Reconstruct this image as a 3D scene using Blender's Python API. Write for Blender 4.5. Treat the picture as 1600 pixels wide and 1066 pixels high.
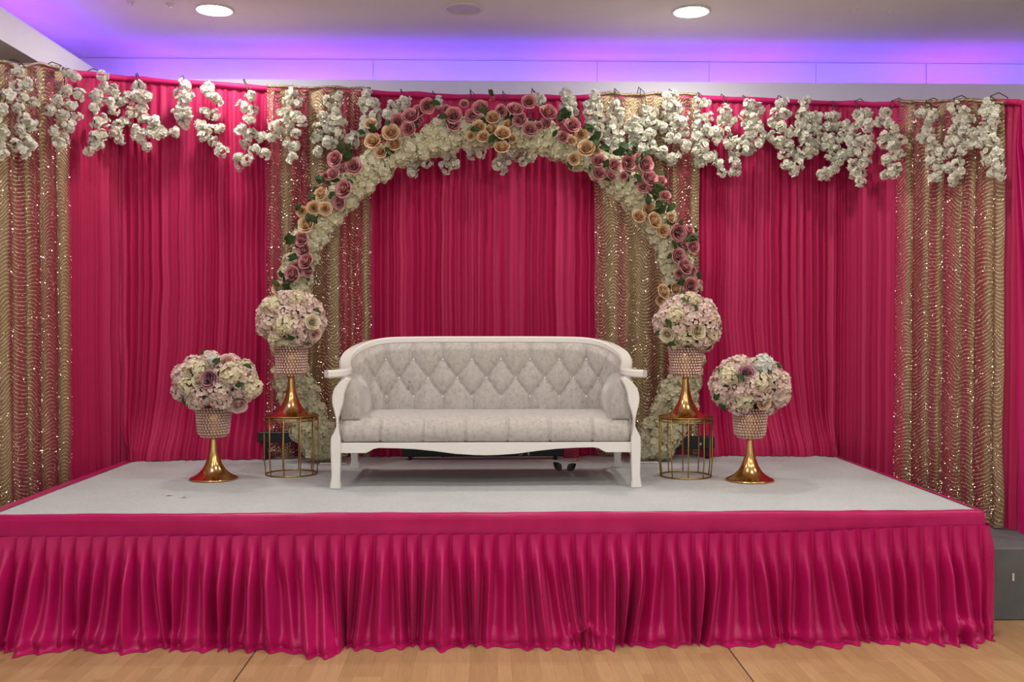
import bpy, math, random
from mathutils import Vector, Matrix, Euler, noise as mnoise

for o in list(bpy.data.objects):
    bpy.data.objects.remove(o, do_unlink=True)
scene = bpy.context.scene
COL = scene.collection
PI = math.pi
R = math.radians

# ------------------------------------------------------------------ camera
FPX = 1540.0
CAM = Vector((0.0, 0.0, 1.70))
YAW, PITCH = R(1.45), R(0.856)
cam_data = bpy.data.cameras.new('camera')
cam_data.sensor_fit = 'HORIZONTAL'
cam_data.sensor_width = 36.0
cam_data.lens = 36.0 * FPX / 1600.0
cam_data.clip_start = 0.05
cam_data.clip_end = 100
cam = bpy.data.objects.new('camera', cam_data)
COL.objects.link(cam)
cam.location = CAM
cam.rotation_euler = (PI / 2 - PITCH, 0, -YAW)
scene.camera = cam

# ------------------------------------------------------------------ world, exposure
world = bpy.data.worlds.new('world')
scene.world = world
world.use_nodes = True
world.node_tree.nodes['Background'].inputs[0].default_value = (0.92, 0.96, 1.0, 1)
world.node_tree.nodes['Background'].inputs[1].default_value = 0.8
scene.view_settings.view_transform = 'Standard'
scene.view_settings.look = 'None'
scene.view_settings.gamma = 1.0
scene.view_settings.use_curve_mapping = False
scene.view_settings.exposure = 0.14
scene.cycles.adaptive_threshold = 0.04
scene.cycles.max_bounces = 5
scene.cycles.diffuse_bounces = 3
scene.cycles.glossy_bounces = 3
scene.cycles.transmission_bounces = 2
scene.cycles.transparent_max_bounces = 6
LAMP_STRENGTH = 155.0           # round ceiling panels
LED_STRENGTH = 9.0            # cove strip

# ------------------------------------------------------------------ projection helpers (image 1600 x 1066)
RM = Euler((PI / 2 - PITCH, 0, -YAW)).to_matrix()


def ray(px, py):
    return RM @ Vector(((px - 800.0) / FPX, -(py - 533.0) / FPX, -1.0))


def at(px, py, Y):
    d = ray(px, py)
    return CAM + d * ((Y - CAM.y) / d.y)


def on_z(px, py, z):
    d = ray(px, py)
    return CAM + d * ((z - CAM.z) / d.z)


# ------------------------------------------------------------------ generic helpers
def tag(o, label=None, cat=None, group=None, kind=None):
    if label: o['label'] = label
    if cat: o['category'] = cat
    if group: o['group'] = group
    if kind: o['kind'] = kind
    return o


def link(name, data, parent=None):
    o = bpy.data.objects.new(name, data)
    COL.objects.link(o)
    if parent is not None:
        o.parent = parent
    return o


def empty(name, loc, label=None, cat=None, group=None):
    o = link(name, None)
    o.location = loc
    o.empty_display_size = 0.1
    return tag(o, label, cat, group)


def mesh(name, verts, faces, mat=None, smooth=False, uvs=None, uv2=None):
    me = bpy.data.meshes.new(name)
    me.from_pydata([tuple(v) for v in verts], [], faces)
    if mat is not None:
        me.materials.append(mat)
    if uvs is not None:
        l = me.uv_layers.new(name='UVMap')
        for i, lp in enumerate(me.loops):
            l.data[i].uv = uvs[lp.vertex_index]
    if uv2 is not None:
        l = me.uv_layers.new(name='fold')
        for i, lp in enumerate(me.loops):
            l.data[i].uv = uv2[lp.vertex_index]
    if smooth:
        me.polygons.foreach_set('use_smooth', [True] * len(me.polygons))
    me.update()
    return me


class MB:
    """collects shapes into one mesh"""
    def __init__(self):
        self.v, self.f = [], []

    def add(self, v, f):
        n = len(self.v)
        self.v += [Vector(p) for p in v]
        self.f += [tuple(i + n for i in q) for q in f]

    def box(self, x0, x1, y0, y1, z0, z1, b=0.0):
        if b <= 0:
            v = [(x, y, z) for z in (z0, z1) for y in (y0, y1) for x in (x0, x1)]
            self.add(v, [(0, 2, 3, 1), (4, 5, 7, 6), (0, 1, 5, 4), (2, 6, 7, 3), (0, 4, 6, 2), (1, 3, 7, 5)])
            return
        rings = [(z0, b), (z0 + b, 0), (z1 - b, 0), (z1, b)]
        v, f = [], []
        for z, i in rings:
            c = b
            x0i, x1i, y0i, y1i = x0 + i, x1 - i, y0 + i, y1 - i
            v += [(x0i + c, y0i, z), (x1i - c, y0i, z), (x1i, y0i + c, z), (x1i, y1i - c, z),
                  (x1i - c, y1i, z), (x0i + c, y1i, z), (x0i, y1i - c, z), (x0i, y0i + c, z)]
        for k in range(3):
            for j in range(8):
                a, d = k * 8 + j, k * 8 + (j + 1) % 8
                f.append((a, d, d + 8, a + 8))
        f.append(tuple(range(7, -1, -1)))
        f.append(tuple(range(24, 32)))
        self.add(v, f)

    def tube(self, pts, r, n=8, closed=False, cap=True):
        pts = [Vector(p) for p in pts]
        m = len(pts)
        rs = r if isinstance(r, (list, tuple)) else [r] * m
        v, f = [], []
        prev = None
        for i, p in enumerate(pts):
            if closed:
                t = pts[(i + 1) % m] - pts[i - 1]
            else:
                t = pts[min(i + 1, m - 1)] - pts[max(i - 1, 0)]
            if t.length < 1e-9: t = Vector((0, 0, 1))
            t.normalize()
            if prev is None:
                ref = Vector((0, 0, 1)) if abs(t.z) < 0.9 else Vector((1, 0, 0))
                a = t.cross(ref).normalized()
            else:
                a = (prev - t * prev.dot(t))
                a = a.normalized() if a.length > 1e-6 else t.orthogonal().normalized()
            prev = a
            b = t.cross(a)
            for k in range(n):
                an = 2 * PI * k / n
                v.append(p + (a * math.cos(an) + b * math.sin(an)) * rs[i])
        for i in range(m if closed else m - 1):
            i2 = (i + 1) % m
            for k in range(n):
                k2 = (k + 1) % n
                f.append((i * n + k, i * n + k2, i2 * n + k2, i2 * n + k))
        if cap and not closed:
            f.append(tuple(range(n - 1, -1, -1)))
            f.append(tuple((m - 1) * n + k for k in range(n)))
        self.add(v, f)

    def lathe(self, prof, n=32, cap=True):
        v, f = [], []
        for r, z in prof:
            for k in range(n):
                a = 2 * PI * k / n
                v.append((r * math.cos(a), r * math.sin(a), z))
        m = len(prof)
        for i in range(m - 1):
            for k in range(n):
                k2 = (k + 1) % n
                f.append((i * n + k, i * n + k2, (i + 1) * n + k2, (i + 1) * n + k))
        if cap:
            f.append(tuple(range(n - 1, -1, -1)))
            f.append(tuple((m - 1) * n + k for k in range(n)))
        self.add(v, f)

    def extrude(self, outline, y0, y1, bev=0.0):
        """outline of (x, z) pairs, extruded along y"""
        n = len(outline)
        layers = [(y0, 0)] if bev <= 0 else [(y0, bev), (y0 + bev, 0)]
        layers += [(y1, 0)] if bev <= 0 else [(y1 - bev, 0), (y1, bev)]
        cx = sum(p[0] for p in outline) / n
        nrm = []
        for i in range(n):
            a, c = Vector(outline[i - 1]), Vector(outline[(i + 1) % n])
            t = (c - a)
            t = t.normalized() if t.length > 1e-9 else Vector((1, 0))
            nrm.append(Vector((t.y, -t.x)))
        area = sum(outline[i - 1][0] * outline[i][1] - outline[i][0] * outline[i - 1][1] for i in range(n))
        sg = 1 if area > 0 else -1
        v, f = [], []
        for y, ins in layers:
            for i, p in enumerate(outline):
                q = Vector(p) - nrm[i] * ins * sg
                v.append((q.x, y, q.y))
        for k in range(len(layers) - 1):
            for i in range(n):
                j = (i + 1) % n
                f.append((k * n + i, k * n + j, (k + 1) * n + j, (k + 1) * n + i))
        f.append(tuple(range(n)))
        f.append(tuple((len(layers) - 1) * n + i for i in range(n - 1, -1, -1)))
        self.add(v, f)

    def build(self, name, mat, parent=None, smooth=False, origin=None):
        v = self.v
        if origin is not None:
            o0 = Vector(origin)
            v = [p - o0 for p in v]
        o = link(name, mesh(name, v, self.f, mat, smooth), parent)
        if origin is not None:
            o.location = origin
        return o


def auto_smooth(o, ang=40):
    me = o.data
    me.polygons.foreach_set('use_smooth', [True] * len(me.polygons))
    try:
        me.set_sharp_from_angle(angle=R(ang))
    except Exception:
        pass
    return o


def fix_normals(o):
    import bmesh
    b = bmesh.new(); b.from_mesh(o.data)
    bmesh.ops.recalc_face_normals(b, faces=b.faces)
    b.to_mesh(o.data); b.free()
    return o


def sm(x, a, b):
    t = min(1.0, max(0.0, (x - a) / (b - a)))
    return t * t * (3 - 2 * t)


def n1(x, seed=0.0):
    return mnoise.noise(Vector((x, seed * 7.31, 3.7)))


# ------------------------------------------------------------------ materials
def newmat(name):
    m = bpy.data.materials.new(name)
    m.use_nodes = True
    nt = m.node_tree
    b = nt.nodes['Principled BSDF']
    return m, nt, b


def setp(b, **kw):
    names = dict(col='Base Color', met='Metallic', rough='Roughness', spec='Specular IOR Level', sheen='Sheen Weight',
                 sheen_r='Sheen Roughness', sheen_t='Sheen Tint', trans='Transmission Weight', coat='Coat Weight',
                 alpha='Alpha', aniso='Anisotropic', sss='Subsurface Weight', coat_r='Coat Roughness')
    for k, v in kw.items():
        i = b.inputs[names[k]]
        i.default_value = (*v, 1) if isinstance(v, tuple) and len(v) == 3 else v


def ramp(nt, fac, stops):
    r = nt.nodes.new('ShaderNodeValToRGB')
    e = r.color_ramp.elements
    while len(e) > 1: e.remove(e[-1])
    e[0].position, e[0].color = stops[0][0], (*stops[0][1], 1)
    for p, c in stops[1:]:
        n = e.new(p); n.color = (*c, 1)
    nt.links.new(fac, r.inputs[0])
    return r.outputs[0]


def tex(nt, kind, coord=None, **kw):
    t = nt.nodes.new(kind)
    for k, v in kw.items():
        if k in t.inputs: t.inputs[k].default_value = v
        else: setattr(t, k, v)
    if coord is not None:
        nt.links.new(coord, t.inputs['Vector'])
    return t


def coords(nt, out='Object', scale=(1, 1, 1)):
    c = nt.nodes.new('ShaderNodeTexCoord')
    m = nt.nodes.new('ShaderNodeMapping')
    m.inputs['Scale'].default_value = scale
    nt.links.new(c.outputs[out], m.inputs['Vector'])
    return m.outputs[0]


def bump(nt, b, h, strength=0.2, dist=0.01):
    n = nt.nodes.new('ShaderNodeBump')
    n.inputs['Strength'].default_value = strength
    n.inputs['Distance'].default_value = dist
    nt.links.new(h, n.inputs['Height'])
    nt.links.new(n.outputs[0], b.inputs['Normal'])


def math_node(nt, op, a, b=None, c=None):
    n = nt.nodes.new('ShaderNodeMath')
    n.operation = op
    for i, x in enumerate((a, b, c)):
        if x is None: continue
        if isinstance(x, (int, float)): n.inputs[i].default_value = x
        else: nt.links.new(x, n.inputs[i])
    return n.outputs[0]


def plain(name, col, rough=0.5, met=0.0, **kw):
    m, nt, b = newmat(name)
    setp(b, col=col, rough=rough, met=met, **kw)
    return m


def mottled(name, c1, c2, scale=30, rough=0.6, bs=0.0, detail=4.0, stretch=(1, 1, 1), **kw):
    m, nt, b = newmat(name)
    setp(b, rough=rough, **kw)
    t = tex(nt, 'ShaderNodeTexNoise', coords(nt, 'Object', stretch), Scale=scale, Detail=detail)
    nt.links.new(ramp(nt, t.outputs[0], [(0.3, c1), (0.7, c2)]), b.inputs['Base Color'])
    if bs: bump(nt, b, t.outputs[0], bs)
    return m


def petals_mat(name, c1, c2, c3=None, rough=0.7):
    """petal colour varies from petal to petal"""
    m, nt, b = newmat(name)
    setp(b, rough=rough, spec=0.25, sheen=0.15)
    g = nt.nodes.new('ShaderNodeNewGeometry')
    stops = [(0.0, c1), (1.0, c2)] if c3 is None else [(0.0, c1), (0.6, c2), (1.0, c3)]
    nt.links.new(ramp(nt, g.outputs['Random Per Island'], stops), b.inputs['Base Color'])
    tl = nt.nodes.new('ShaderNodeBsdfTranslucent')
    tl.inputs[0].default_value = (*c2, 1)
    mx = nt.nodes.new('ShaderNodeMixShader')
    mx.inputs[0].default_value = 0.2
    out = nt.nodes['Material Output']
    nt.links.new(b.outputs[0], mx.inputs[1]); nt.links.new(tl.outputs[0], mx.inputs[2])
    nt.links.new(mx.outputs[0], out.inputs[0])
    return m


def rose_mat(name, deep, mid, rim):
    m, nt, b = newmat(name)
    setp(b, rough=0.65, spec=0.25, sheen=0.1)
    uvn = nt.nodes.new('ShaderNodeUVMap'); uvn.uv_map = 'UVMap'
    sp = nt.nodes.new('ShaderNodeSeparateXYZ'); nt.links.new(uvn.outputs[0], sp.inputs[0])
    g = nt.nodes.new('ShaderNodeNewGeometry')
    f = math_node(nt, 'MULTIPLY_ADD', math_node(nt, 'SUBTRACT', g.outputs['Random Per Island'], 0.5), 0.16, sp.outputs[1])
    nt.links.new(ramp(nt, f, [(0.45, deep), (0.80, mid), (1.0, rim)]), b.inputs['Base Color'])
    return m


M = {}
M['wall'] = mottled('wall_paint', (0.74, 0.74, 0.73), (0.78, 0.78, 0.77), 6, 0.8)
M['ceiling'] = mottled('ceiling_paint', (0.82, 0.87, 0.89), (0.85, 0.90, 0.92), 3, 0.85)
M['lip'] = mottled('bulkhead_paint', (0.82, 0.83, 0.84), (0.85, 0.86, 0.87), 5, 0.7)
M['white_gloss'] = plain('white_lacquer', (0.80, 0.77, 0.72), 0.22, coat=0.4)
M['lamp_trim'] = plain('lamp_trim_white', (0.75, 0.74, 0.73), 0.5)
M['lamp_off'] = plain('unlit_diffuser', (0.62, 0.60, 0.64), 0.5)
M['grey_block'] = mottled('grey_painted_block', (0.10, 0.105, 0.11), (0.13, 0.135, 0.14), 8, 0.75)
M['tape'] = plain('paper_mark', (0.7, 0.6, 0.5), 0.7)
M['black'] = plain('black_plastic', (0.008, 0.009, 0.010), 0.45)
M['black_gloss'] = plain('black_lens', (0.012, 0.012, 0.014), 0.2)
M['mark'] = plain('white_print', (0.7, 0.72, 0.72), 0.6)
M['red_label'] = plain('crimson_label', (0.38, 0.01, 0.06), 0.5)
M['gold_metal'] = plain('polished_gold', (0.72, 0.44, 0.17), 0.16, 1.0)
M['brass_wire'] = plain('brass_wire', (0.42, 0.28, 0.10), 0.35, 1.0)
M['mirror_top'] = plain('brass_tray', (0.55, 0.36, 0.14), 0.2, 1.0)
M['wire'] = plain('brown_wire_stem', (0.05, 0.035, 0.02), 0.7)
M['leaf'] = mottled('dark_green_leaf', (0.014, 0.030, 0.008), (0.040, 0.075, 0.020), 25, 0.65, spec=0.2)
M['leaf_grey'] = mottled('grey_green_leaf', (0.05, 0.07, 0.05), (0.09, 0.11, 0.08), 25, 0.6)
M['dry_leaf'] = plain('fallen_dark_leaf', (0.010, 0.022, 0.012), 0.4)
M['frame_dark'] = plain('stage_frame_steel', (0.06, 0.06, 0.065), 0.5, 0.6)
M['ply'] = mottled('stage_deck_ply', (0.20, 0.13, 0.07), (0.26, 0.17, 0.09), 8, 0.7)
M['blossom'] = petals_mat('white_blossom_petals', (0.84, 0.83, 0.68), (0.90, 0.89, 0.78), (0.93, 0.92, 0.84))
M['cream'] = petals_mat('cream_hydrangea_petals', (0.66, 0.63, 0.40), (0.80, 0.77, 0.56), (0.87, 0.85, 0.70))
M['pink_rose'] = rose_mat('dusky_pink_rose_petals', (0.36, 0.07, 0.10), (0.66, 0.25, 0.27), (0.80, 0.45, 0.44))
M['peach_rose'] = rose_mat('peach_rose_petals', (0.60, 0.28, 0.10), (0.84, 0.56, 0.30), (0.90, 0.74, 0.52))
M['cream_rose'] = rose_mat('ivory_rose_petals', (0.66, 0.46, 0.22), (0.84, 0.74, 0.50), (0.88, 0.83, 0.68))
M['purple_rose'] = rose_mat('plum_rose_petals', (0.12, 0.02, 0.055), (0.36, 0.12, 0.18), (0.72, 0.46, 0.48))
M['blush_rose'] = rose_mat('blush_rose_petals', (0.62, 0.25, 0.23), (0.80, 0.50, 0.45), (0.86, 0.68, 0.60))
M['blush'] = petals_mat('blush_hydrangea_petals', (0.76, 0.52, 0.45), (0.86, 0.69, 0.60), (0.91, 0.82, 0.71))
M['ivory'] = petals_mat('ivory_hydrangea_petals', (0.70, 0.60, 0.36), (0.80, 0.72, 0.50), (0.85, 0.80, 0.66))
M['white_h'] = petals_mat('white_hydrangea_petals', (0.68, 0.70, 0.62), (0.80, 0.82, 0.76), (0.86, 0.87, 0.83))
M['bud'] = petals_mat('dark_pink_buds', (0.36, 0.07, 0.11), (0.50, 0.15, 0.19))


def lamp_material(name, col, strength):
    m, nt, b = newmat(name)
    setp(b, col=(0.8, 0.8, 0.8), rough=0.5)
    b.inputs['Emission Color'].default_value = (*col, 1)
    b.inputs['Emission Strength'].default_value = strength
    return m


M['lamp_on'] = lamp_material('lit_diffuser', (1.0, 0.95, 0.88), LAMP_STRENGTH)
M['led_violet'] = lamp_material('led_violet', (0.27, 0.075, 1.0), LED_STRENGTH)
M['led_magenta'] = lamp_material('led_magenta', (0.42, 0.07, 1.0), LED_STRENGTH)
M['led_blue'] = lamp_material('led_blue', (0.17, 0.07, 1.0), LED_STRENGTH)


def cloth_pink(name, dark, light, rough=0.55, freq=9.0, lo=0.35, hi=0.65, sheen=0.2, layered=False):
    m, nt, b = newmat(name)
    setp(b, rough=rough, spec=0.3, sheen=sheen, sheen_r=0.4)
    b.inputs['Sheen Tint'].default_value = (1.0, 0.35, 0.55, 1)
    uv = coords(nt, 'UV', (freq, 0.12, 1))
    t = tex(nt, 'ShaderNodeTexNoise', uv, Scale=1.0, Detail=3.0, Roughness=0.65)
    fac = t.outputs[0]
    if layered:
        # sheer chiffon lying single or double over its lining: each pleat has its own tone
        fn = nt.nodes.new('ShaderNodeUVMap'); fn.uv_map = 'fold'
        fs = nt.nodes.new('ShaderNodeSeparateXYZ'); nt.links.new(fn.outputs[0], fs.inputs[0])
        fac = math_node(nt, 'ADD', math_node(nt, 'MULTIPLY', t.outputs[0], 0.6), math_node(nt, 'MULTIPLY', fs.outputs[0], 0.40))
    nt.links.new(ramp(nt, fac, [(lo, dark), (hi, light)]), b.inputs['Base Color'])
    uv2 = coords(nt, 'UV', (260, 60, 1))
    t2 = tex(nt, 'ShaderNodeTexNoise', uv2, Scale=1.0, Detail=2.0)
    bump(nt, b, t2.outputs[0], 0.08, 0.003)
    return m


M['pink_drape'] = cloth_pink('fuchsia_chiffon', (0.42, 0.003, 0.070), (0.61, 0.048, 0.155), 0.6, 10.0, 0.42, 0.84, layered=True)
M['pink_pocket'] = cloth_pink('fuchsia_rod_pocket', (0.50, 0.008, 0.11), (0.58, 0.014, 0.14), 0.6, 6.0)
M['pink_satin'] = cloth_pink('fuchsia_satin', (0.43, 0.004, 0.098), (0.50, 0.008, 0.122), 0.31, 5.0, sheen=0.15)


def gold_material():
    m, nt, b = newmat('gold_sequin_mesh')
    setp(b, rough=0.42, met=0.55)
    uvn = nt.nodes.new('ShaderNodeUVMap'); uvn.uv_map = 'UVMap'
    sep = nt.nodes.new('ShaderNodeSeparateXYZ')
    nt.links.new(uvn.outputs[0], sep.inputs[0])
    u, v = sep.outputs[0], sep.outputs[1]
    mp = nt.nodes.new('ShaderNodeMapping'); mp.inputs['Scale'].default_value = (3.0, 1.6, 1)
    nt.links.new(uvn.outputs[0], mp.inputs['Vector'])
    nz = tex(nt, 'ShaderNodeTexNoise', mp.outputs[0], Scale=1.0, Detail=2.0)
    wob = math_node(nt, 'MULTIPLY', math_node(nt, 'SUBTRACT', nz.outputs[0], 0.5), 7.0)
    # S-shaped rows of sequins, in columns
    ph = math_node(nt, 'MULTIPLY_ADD', u, 2 * PI / 0.19, wob)
    s1 = math_node(nt, 'MULTIPLY', math_node(nt, 'SINE', ph), 0.038)
    vv = math_node(nt, 'ADD', v, s1)
    row = math_node(nt, 'SINE', math_node(nt, 'MULTIPLY', vv, 2 * PI / 0.0255))
    line = nt.nodes.new('ShaderNodeMapRange'); line.interpolation_type = 'SMOOTHSTEP'
    nt.links.new(row, line.inputs[0]); line.inputs[1].default_value = 0.55; line.inputs[2].default_value = 1.0
    mpd = nt.nodes.new('ShaderNodeMapping'); mpd.inputs['Scale'].default_value = (90, 90, 1)
    nt.links.new(uvn.outputs[0], mpd.inputs['Vector'])
    dot = tex(nt, 'ShaderNodeTexNoise', mpd.outputs[0], Scale=1.0, Detail=1.0)
    dm = nt.nodes.new('ShaderNodeMapRange'); nt.links.new(dot.outputs[0], dm.inputs[0])
    dm.inputs[1].default_value = 0.35; dm.inputs[2].default_value = 0.60; dm.inputs[3].default_value = 0.25
    lined = math_node(nt, 'MULTIPLY', line.outputs[0], dm.outputs[0])
    # weave gathered more densely in the folds
    fn = nt.nodes.new('ShaderNodeUVMap'); fn.uv_map = 'fold'
    fs = nt.nodes.new('ShaderNodeSeparateXYZ'); nt.links.new(fn.outputs[0], fs.inputs[0])
    dens = nt.nodes.new('ShaderNodeMapRange')
    nt.links.new(fs.outputs[0], dens.inputs[0])
    dens.interpolation_type = 'SMOOTHSTEP'; dens.inputs[1].default_value = 0.30; dens.inputs[2].default_value = 0.72; dens.inputs[3].default_value = 0.16; dens.inputs[4].default_value = 0.84
    # fine net
    mp2 = nt.nodes.new('ShaderNodeMapping'); mp2.inputs['Scale'].default_value = (220, 220, 1)
    nt.links.new(uvn.outputs[0], mp2.inputs['Vector'])
    vor = tex(nt, 'ShaderNodeTexVoronoi', mp2.outputs[0], Scale=1.0)
    nt.links.new(ramp(nt, vor.outputs['Distance'], [(0.0, (0.36, 0.275, 0.14)), (1.0, (0.22, 0.16, 0.075))]), b.inputs['Base Color'])
    mixc = nt.nodes.new('ShaderNodeMix'); mixc.data_type = 'RGBA'
    src = b.inputs['Base Color'].links[0].from_socket
    nt.links.new(lined, mixc.inputs[0])
    nt.links.new(src, mixc.inputs[6]); mixc.inputs[7].default_value = (0.72, 0.60, 0.40, 1)
    nt.links.new(mixc.outputs[2], b.inputs['Base Color'])
    bump(nt, b, vor.outputs['Distance'], 0.5, 0.004)
    a = math_node(nt, 'MULTIPLY_ADD', lined, 0.45, dens.outputs[0])
    a = math_node(nt, 'MINIMUM', a, 0.97)
    nt.links.new(a, b.inputs['Alpha'])
    return m


M['gold_mesh'] = gold_material()
M['sequin'] = plain('sequin_foil', (0.95, 0.84, 0.64), 0.26, 1.0)
M['crystal'] = plain('crystal_beads_rosy', (0.62, 0.42, 0.35), 0.25, 0.35, coat=0.5)
M['button'] = plain('crystal_button', (0.80, 0.80, 0.84), 0.06, 0.8)


def velvet():
    m, nt, b = newmat('crushed_velvet')
    setp(b, rough=0.55, spec=0.35, sheen=0.55, sheen_r=0.35)
    c = coords(nt, 'Object', (1, 1, 0.7))
    t = tex(nt, 'ShaderNodeTexNoise', c, Scale=40.0, Detail=6.0, Roughness=0.75, Distortion=0.25)
    nt.links.new(ramp(nt, t.outputs[0], [(0.28, (0.30, 0.26, 0.235)), (0.46, (0.47, 0.43, 0.39)), (0.72, (0.58, 0.54, 0.51))]), b.inputs['Base Color'])
    bump(nt, b, t.outputs[0], 0.22, 0.01)
    return m


M['velvet'] = velvet()


def carpet():
    m, nt, b = newmat('white_carpet_pile')
    setp(b, rough=0.95, spec=0.1, sheen=0.2)
    c = coords(nt, 'Object')
    t = tex(nt, 'ShaderNodeTexNoise', c, Scale=55.0, Detail=5.0, Roughness=0.7)
    t2 = tex(nt, 'ShaderNodeTexNoise', c, Scale=2.2, Detail=3.0)
    f = math_node(nt, 'ADD', math_node(nt, 'MULTIPLY', t.outputs[0], 0.6), math_node(nt, 'MULTIPLY', t2.outputs[0], 0.4))
    nt.links.new(ramp(nt, f, [(0.32, (0.42, 0.44, 0.44)), (0.64, (0.56, 0.58, 0.58))]), b.inputs['Base Color'])
    bump(nt, b, t.outputs[0], 0.5, 0.01)
    return m


M['carpet'] = carpet()


def wood(name, per_object=True):
    m, nt, b = newmat(name)
    setp(b, rough=0.38, spec=0.4)
    c = coords(nt, 'Object', (16, 1.6, 1))
    t = tex(nt, 'ShaderNodeTexNoise', c, Scale=3.0, Detail=5.0, Roughness=0.6, Distortion=0.4)
    grain = ramp(nt, t.outputs[0], [(0.3, (0.84, 0.82, 0.80)), (0.7, (1.0, 1.0, 1.0))])
    if per_object:
        oi = nt.nodes.new('ShaderNodeObjectInfo'); f = oi.outputs['Random']
    else:
        br = tex(nt, 'ShaderNodeTexBrick', coords(nt, 'Object', (1, 1, 1)), Scale=1.0)
        br.inputs['Brick Width'].default_value = 0.07; br.inputs['Row Height'].default_value = 0.45
        br.inputs['Mortar Size'].default_value = 0.0
        br.inputs['Color1'].default_value = (0, 0, 0, 1); br.inputs['Color2'].default_value = (1, 1, 1, 1)
        f = br.outputs[0]
    tone = ramp(nt, f, [(0.0, (0.44, 0.265, 0.125)), (0.5, (0.49, 0.30, 0.145)), (1.0, (0.54, 0.34, 0.17))])
    mx = nt.nodes.new('ShaderNodeMix'); mx.data_type = 'RGBA'; mx.blend_type = 'MULTIPLY'
    mx.inputs[0].default_value = 1.0
    nt.links.new(tone, mx.inputs[6]); nt.links.new(grain, mx.inputs[7])
    nt.links.new(mx.outputs[2], b.inputs['Base Color'])
    return m


M['wood'] = wood('beech_strip_plank')
M['wood_field'] = wood('beech_strip_field', False)
M['floor_base'] = plain('floor_underlay_brown', (0.22, 0.12, 0.055), 0.6)
M['joint'] = plain('dark_floor_joint', (0.03, 0.02, 0.012), 0.8)

# ================================================================== the room
TRAY_Z, SOFFIT_Z, LIP_Z = 3.985, 3.535, 3.71
X_L, X_R, Y_F, Y_B = -5.2, 6.6, -4.0, 8.9


def struct(name, mb, mat, parent=None):
    o = mb.build(name, mat, parent)
    o['kind'] = 'structure'
    return o


m_ = MB(); m_.box(X_L, X_R, Y_F, Y_B, -0.12, -0.0015)
floor = struct('floor', m_, M['floor_base'])
# wooden field outside the strips modelled one by one
PX0, PX1, PY0, PY1 = -3.15, 3.71, 4.42, 5.72
m_ = MB()
for (a, b_, c, d) in ((X_L, X_R, Y_F, PY0), (X_L, X_R, PY1, Y_B), (X_L, PX0, PY0, PY1), (PX1, X_R, PY0, PY1)):
    m_.add([(a, c, 0), (b_, c, 0), (b_, d, 0), (a, d, 0)], [(0, 1, 2, 3)])
struct('floor_field', m_, M['wood_field'], floor)
rng = random.Random(5)
plank_cache = {}


def plank_mesh(w, l):
    k = (round(w, 3), round(l, 2))
    if k not in plank_cache:
        b = MB(); b.box(-w / 2, w / 2, -l / 2, l / 2, -0.008, 0.0)
        plank_cache[k] = mesh('plank', b.v, b.f, M['wood'])
    return plank_cache[k]


JX = (-1.215, 1.27)
x = PX0
ncol = 0
while x < PX1 - 0.03:
    w = 0.07
    x2 = x + w
    for j in JX:
        if x < j < x2 + 0.02: x2 = j
    w = x2 - x
    y = PY0 - rng.uniform(0, 0.35)
    y = PY0
    first = True
    while y < PY1 - 0.01:
        l = 0.70 if not first else rng.choice((0.2, 0.35, 0.5, 0.65))
        l = min(l, PY1 - y)
        if PY1 - y - l < 0.08: l = PY1 - y
        p = link('plank', plank_mesh(w - 0.0007, l - 0.0007), floor)
        p.location = ((x + x2) / 2, y + l / 2, 0.0)
        y += l; first = False
    x = x2
    if any(abs(x2 - j) < 1e-6 for j in JX): x += 0.007
    ncol += 1

for j in JX:
    m_ = MB(); m_.box(j, j + 0.007, PY0, PY1, -0.002, -0.0008); m_.build('floor_joint', M['joint'], floor)

m_ = MB(); m_.box(X_L, X_R, Y_B, Y_B + 0.1, 0, TRAY_Z + 0.1); struct('wall_back', m_, M['wall'])
m_ = MB(); m_.box(X_L - 0.1, X_L, Y_F, Y_B, 0, TRAY_Z + 0.1); struct('wall_left', m_, M['wall'])
m_ = MB(); m_.box(X_R, X_R + 0.1, Y_F, Y_B, 0, TRAY_Z + 0.1); struct('wall_right', m_, M['wall'])
m_ = MB(); m_.box(X_L, X_R, Y_F, Y_B, TRAY_Z, TRAY_Z + 0.1)
ceiling = struct('ceiling', m_, M['ceiling'])
LIP_Y, UP_Y, LIP_X, UP_X = 8.10, 8.50, -3.06, -3.47
# bulkhead (lowered ring with a light trough) at the back and left
m_ = MB(); m_.box(LIP_X, X_R, LIP_Y, Y_B, SOFFIT_Z - 0.03, SOFFIT_Z); struct('trim_1', m_, M['lip'])
m_ = MB(); m_.box(LIP_X - 0.04, X_R, LIP_Y, LIP_Y + 0.04, SOFFIT_Z, LIP_Z); struct('trim_2', m_, M['lip'])
m_ = MB(); m_.box(X_L, LIP_X, Y_F, Y_B, SOFFIT_Z - 0.03, SOFFIT_Z); struct('trim_3', m_, M['lip'])
m_ = MB(); m_.box(LIP_X - 0.04, LIP_X, Y_F, LIP_Y, SOFFIT_Z, LIP_Z); struct('trim_4', m_, M['lip'])
m_ = MB(); m_.box(UP_X - 0.03, UP_X, Y_F, UP_Y, SOFFIT_Z, TRAY_Z); struct('trim_5', m_, M['ceiling'])
m_ = MB(); m_.box(UP_X, X_R, UP_Y + 0.012, UP_Y + 0.03, SOFFIT_Z, TRAY_Z); up = struct('trim_6', m_, M['ceiling'])
seams = [at(p, 110, UP_Y).x for p in (583, 933, 1108, 1275)] + [at(1447, 110, UP_Y).x]
xs = [UP_X] + seams + [X_R]
for i in range(len(xs) - 1):
    g = 0.002 if i != 4 else 0.005
    b = MB(); b.box(xs[i] + (0.006 if i == 5 else 0.002), xs[i + 1] - g, UP_Y, UP_Y + 0.012, SOFFIT_Z, TRAY_Z - 0.004)
    b.build('panel', M['ceiling'], up)

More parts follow.
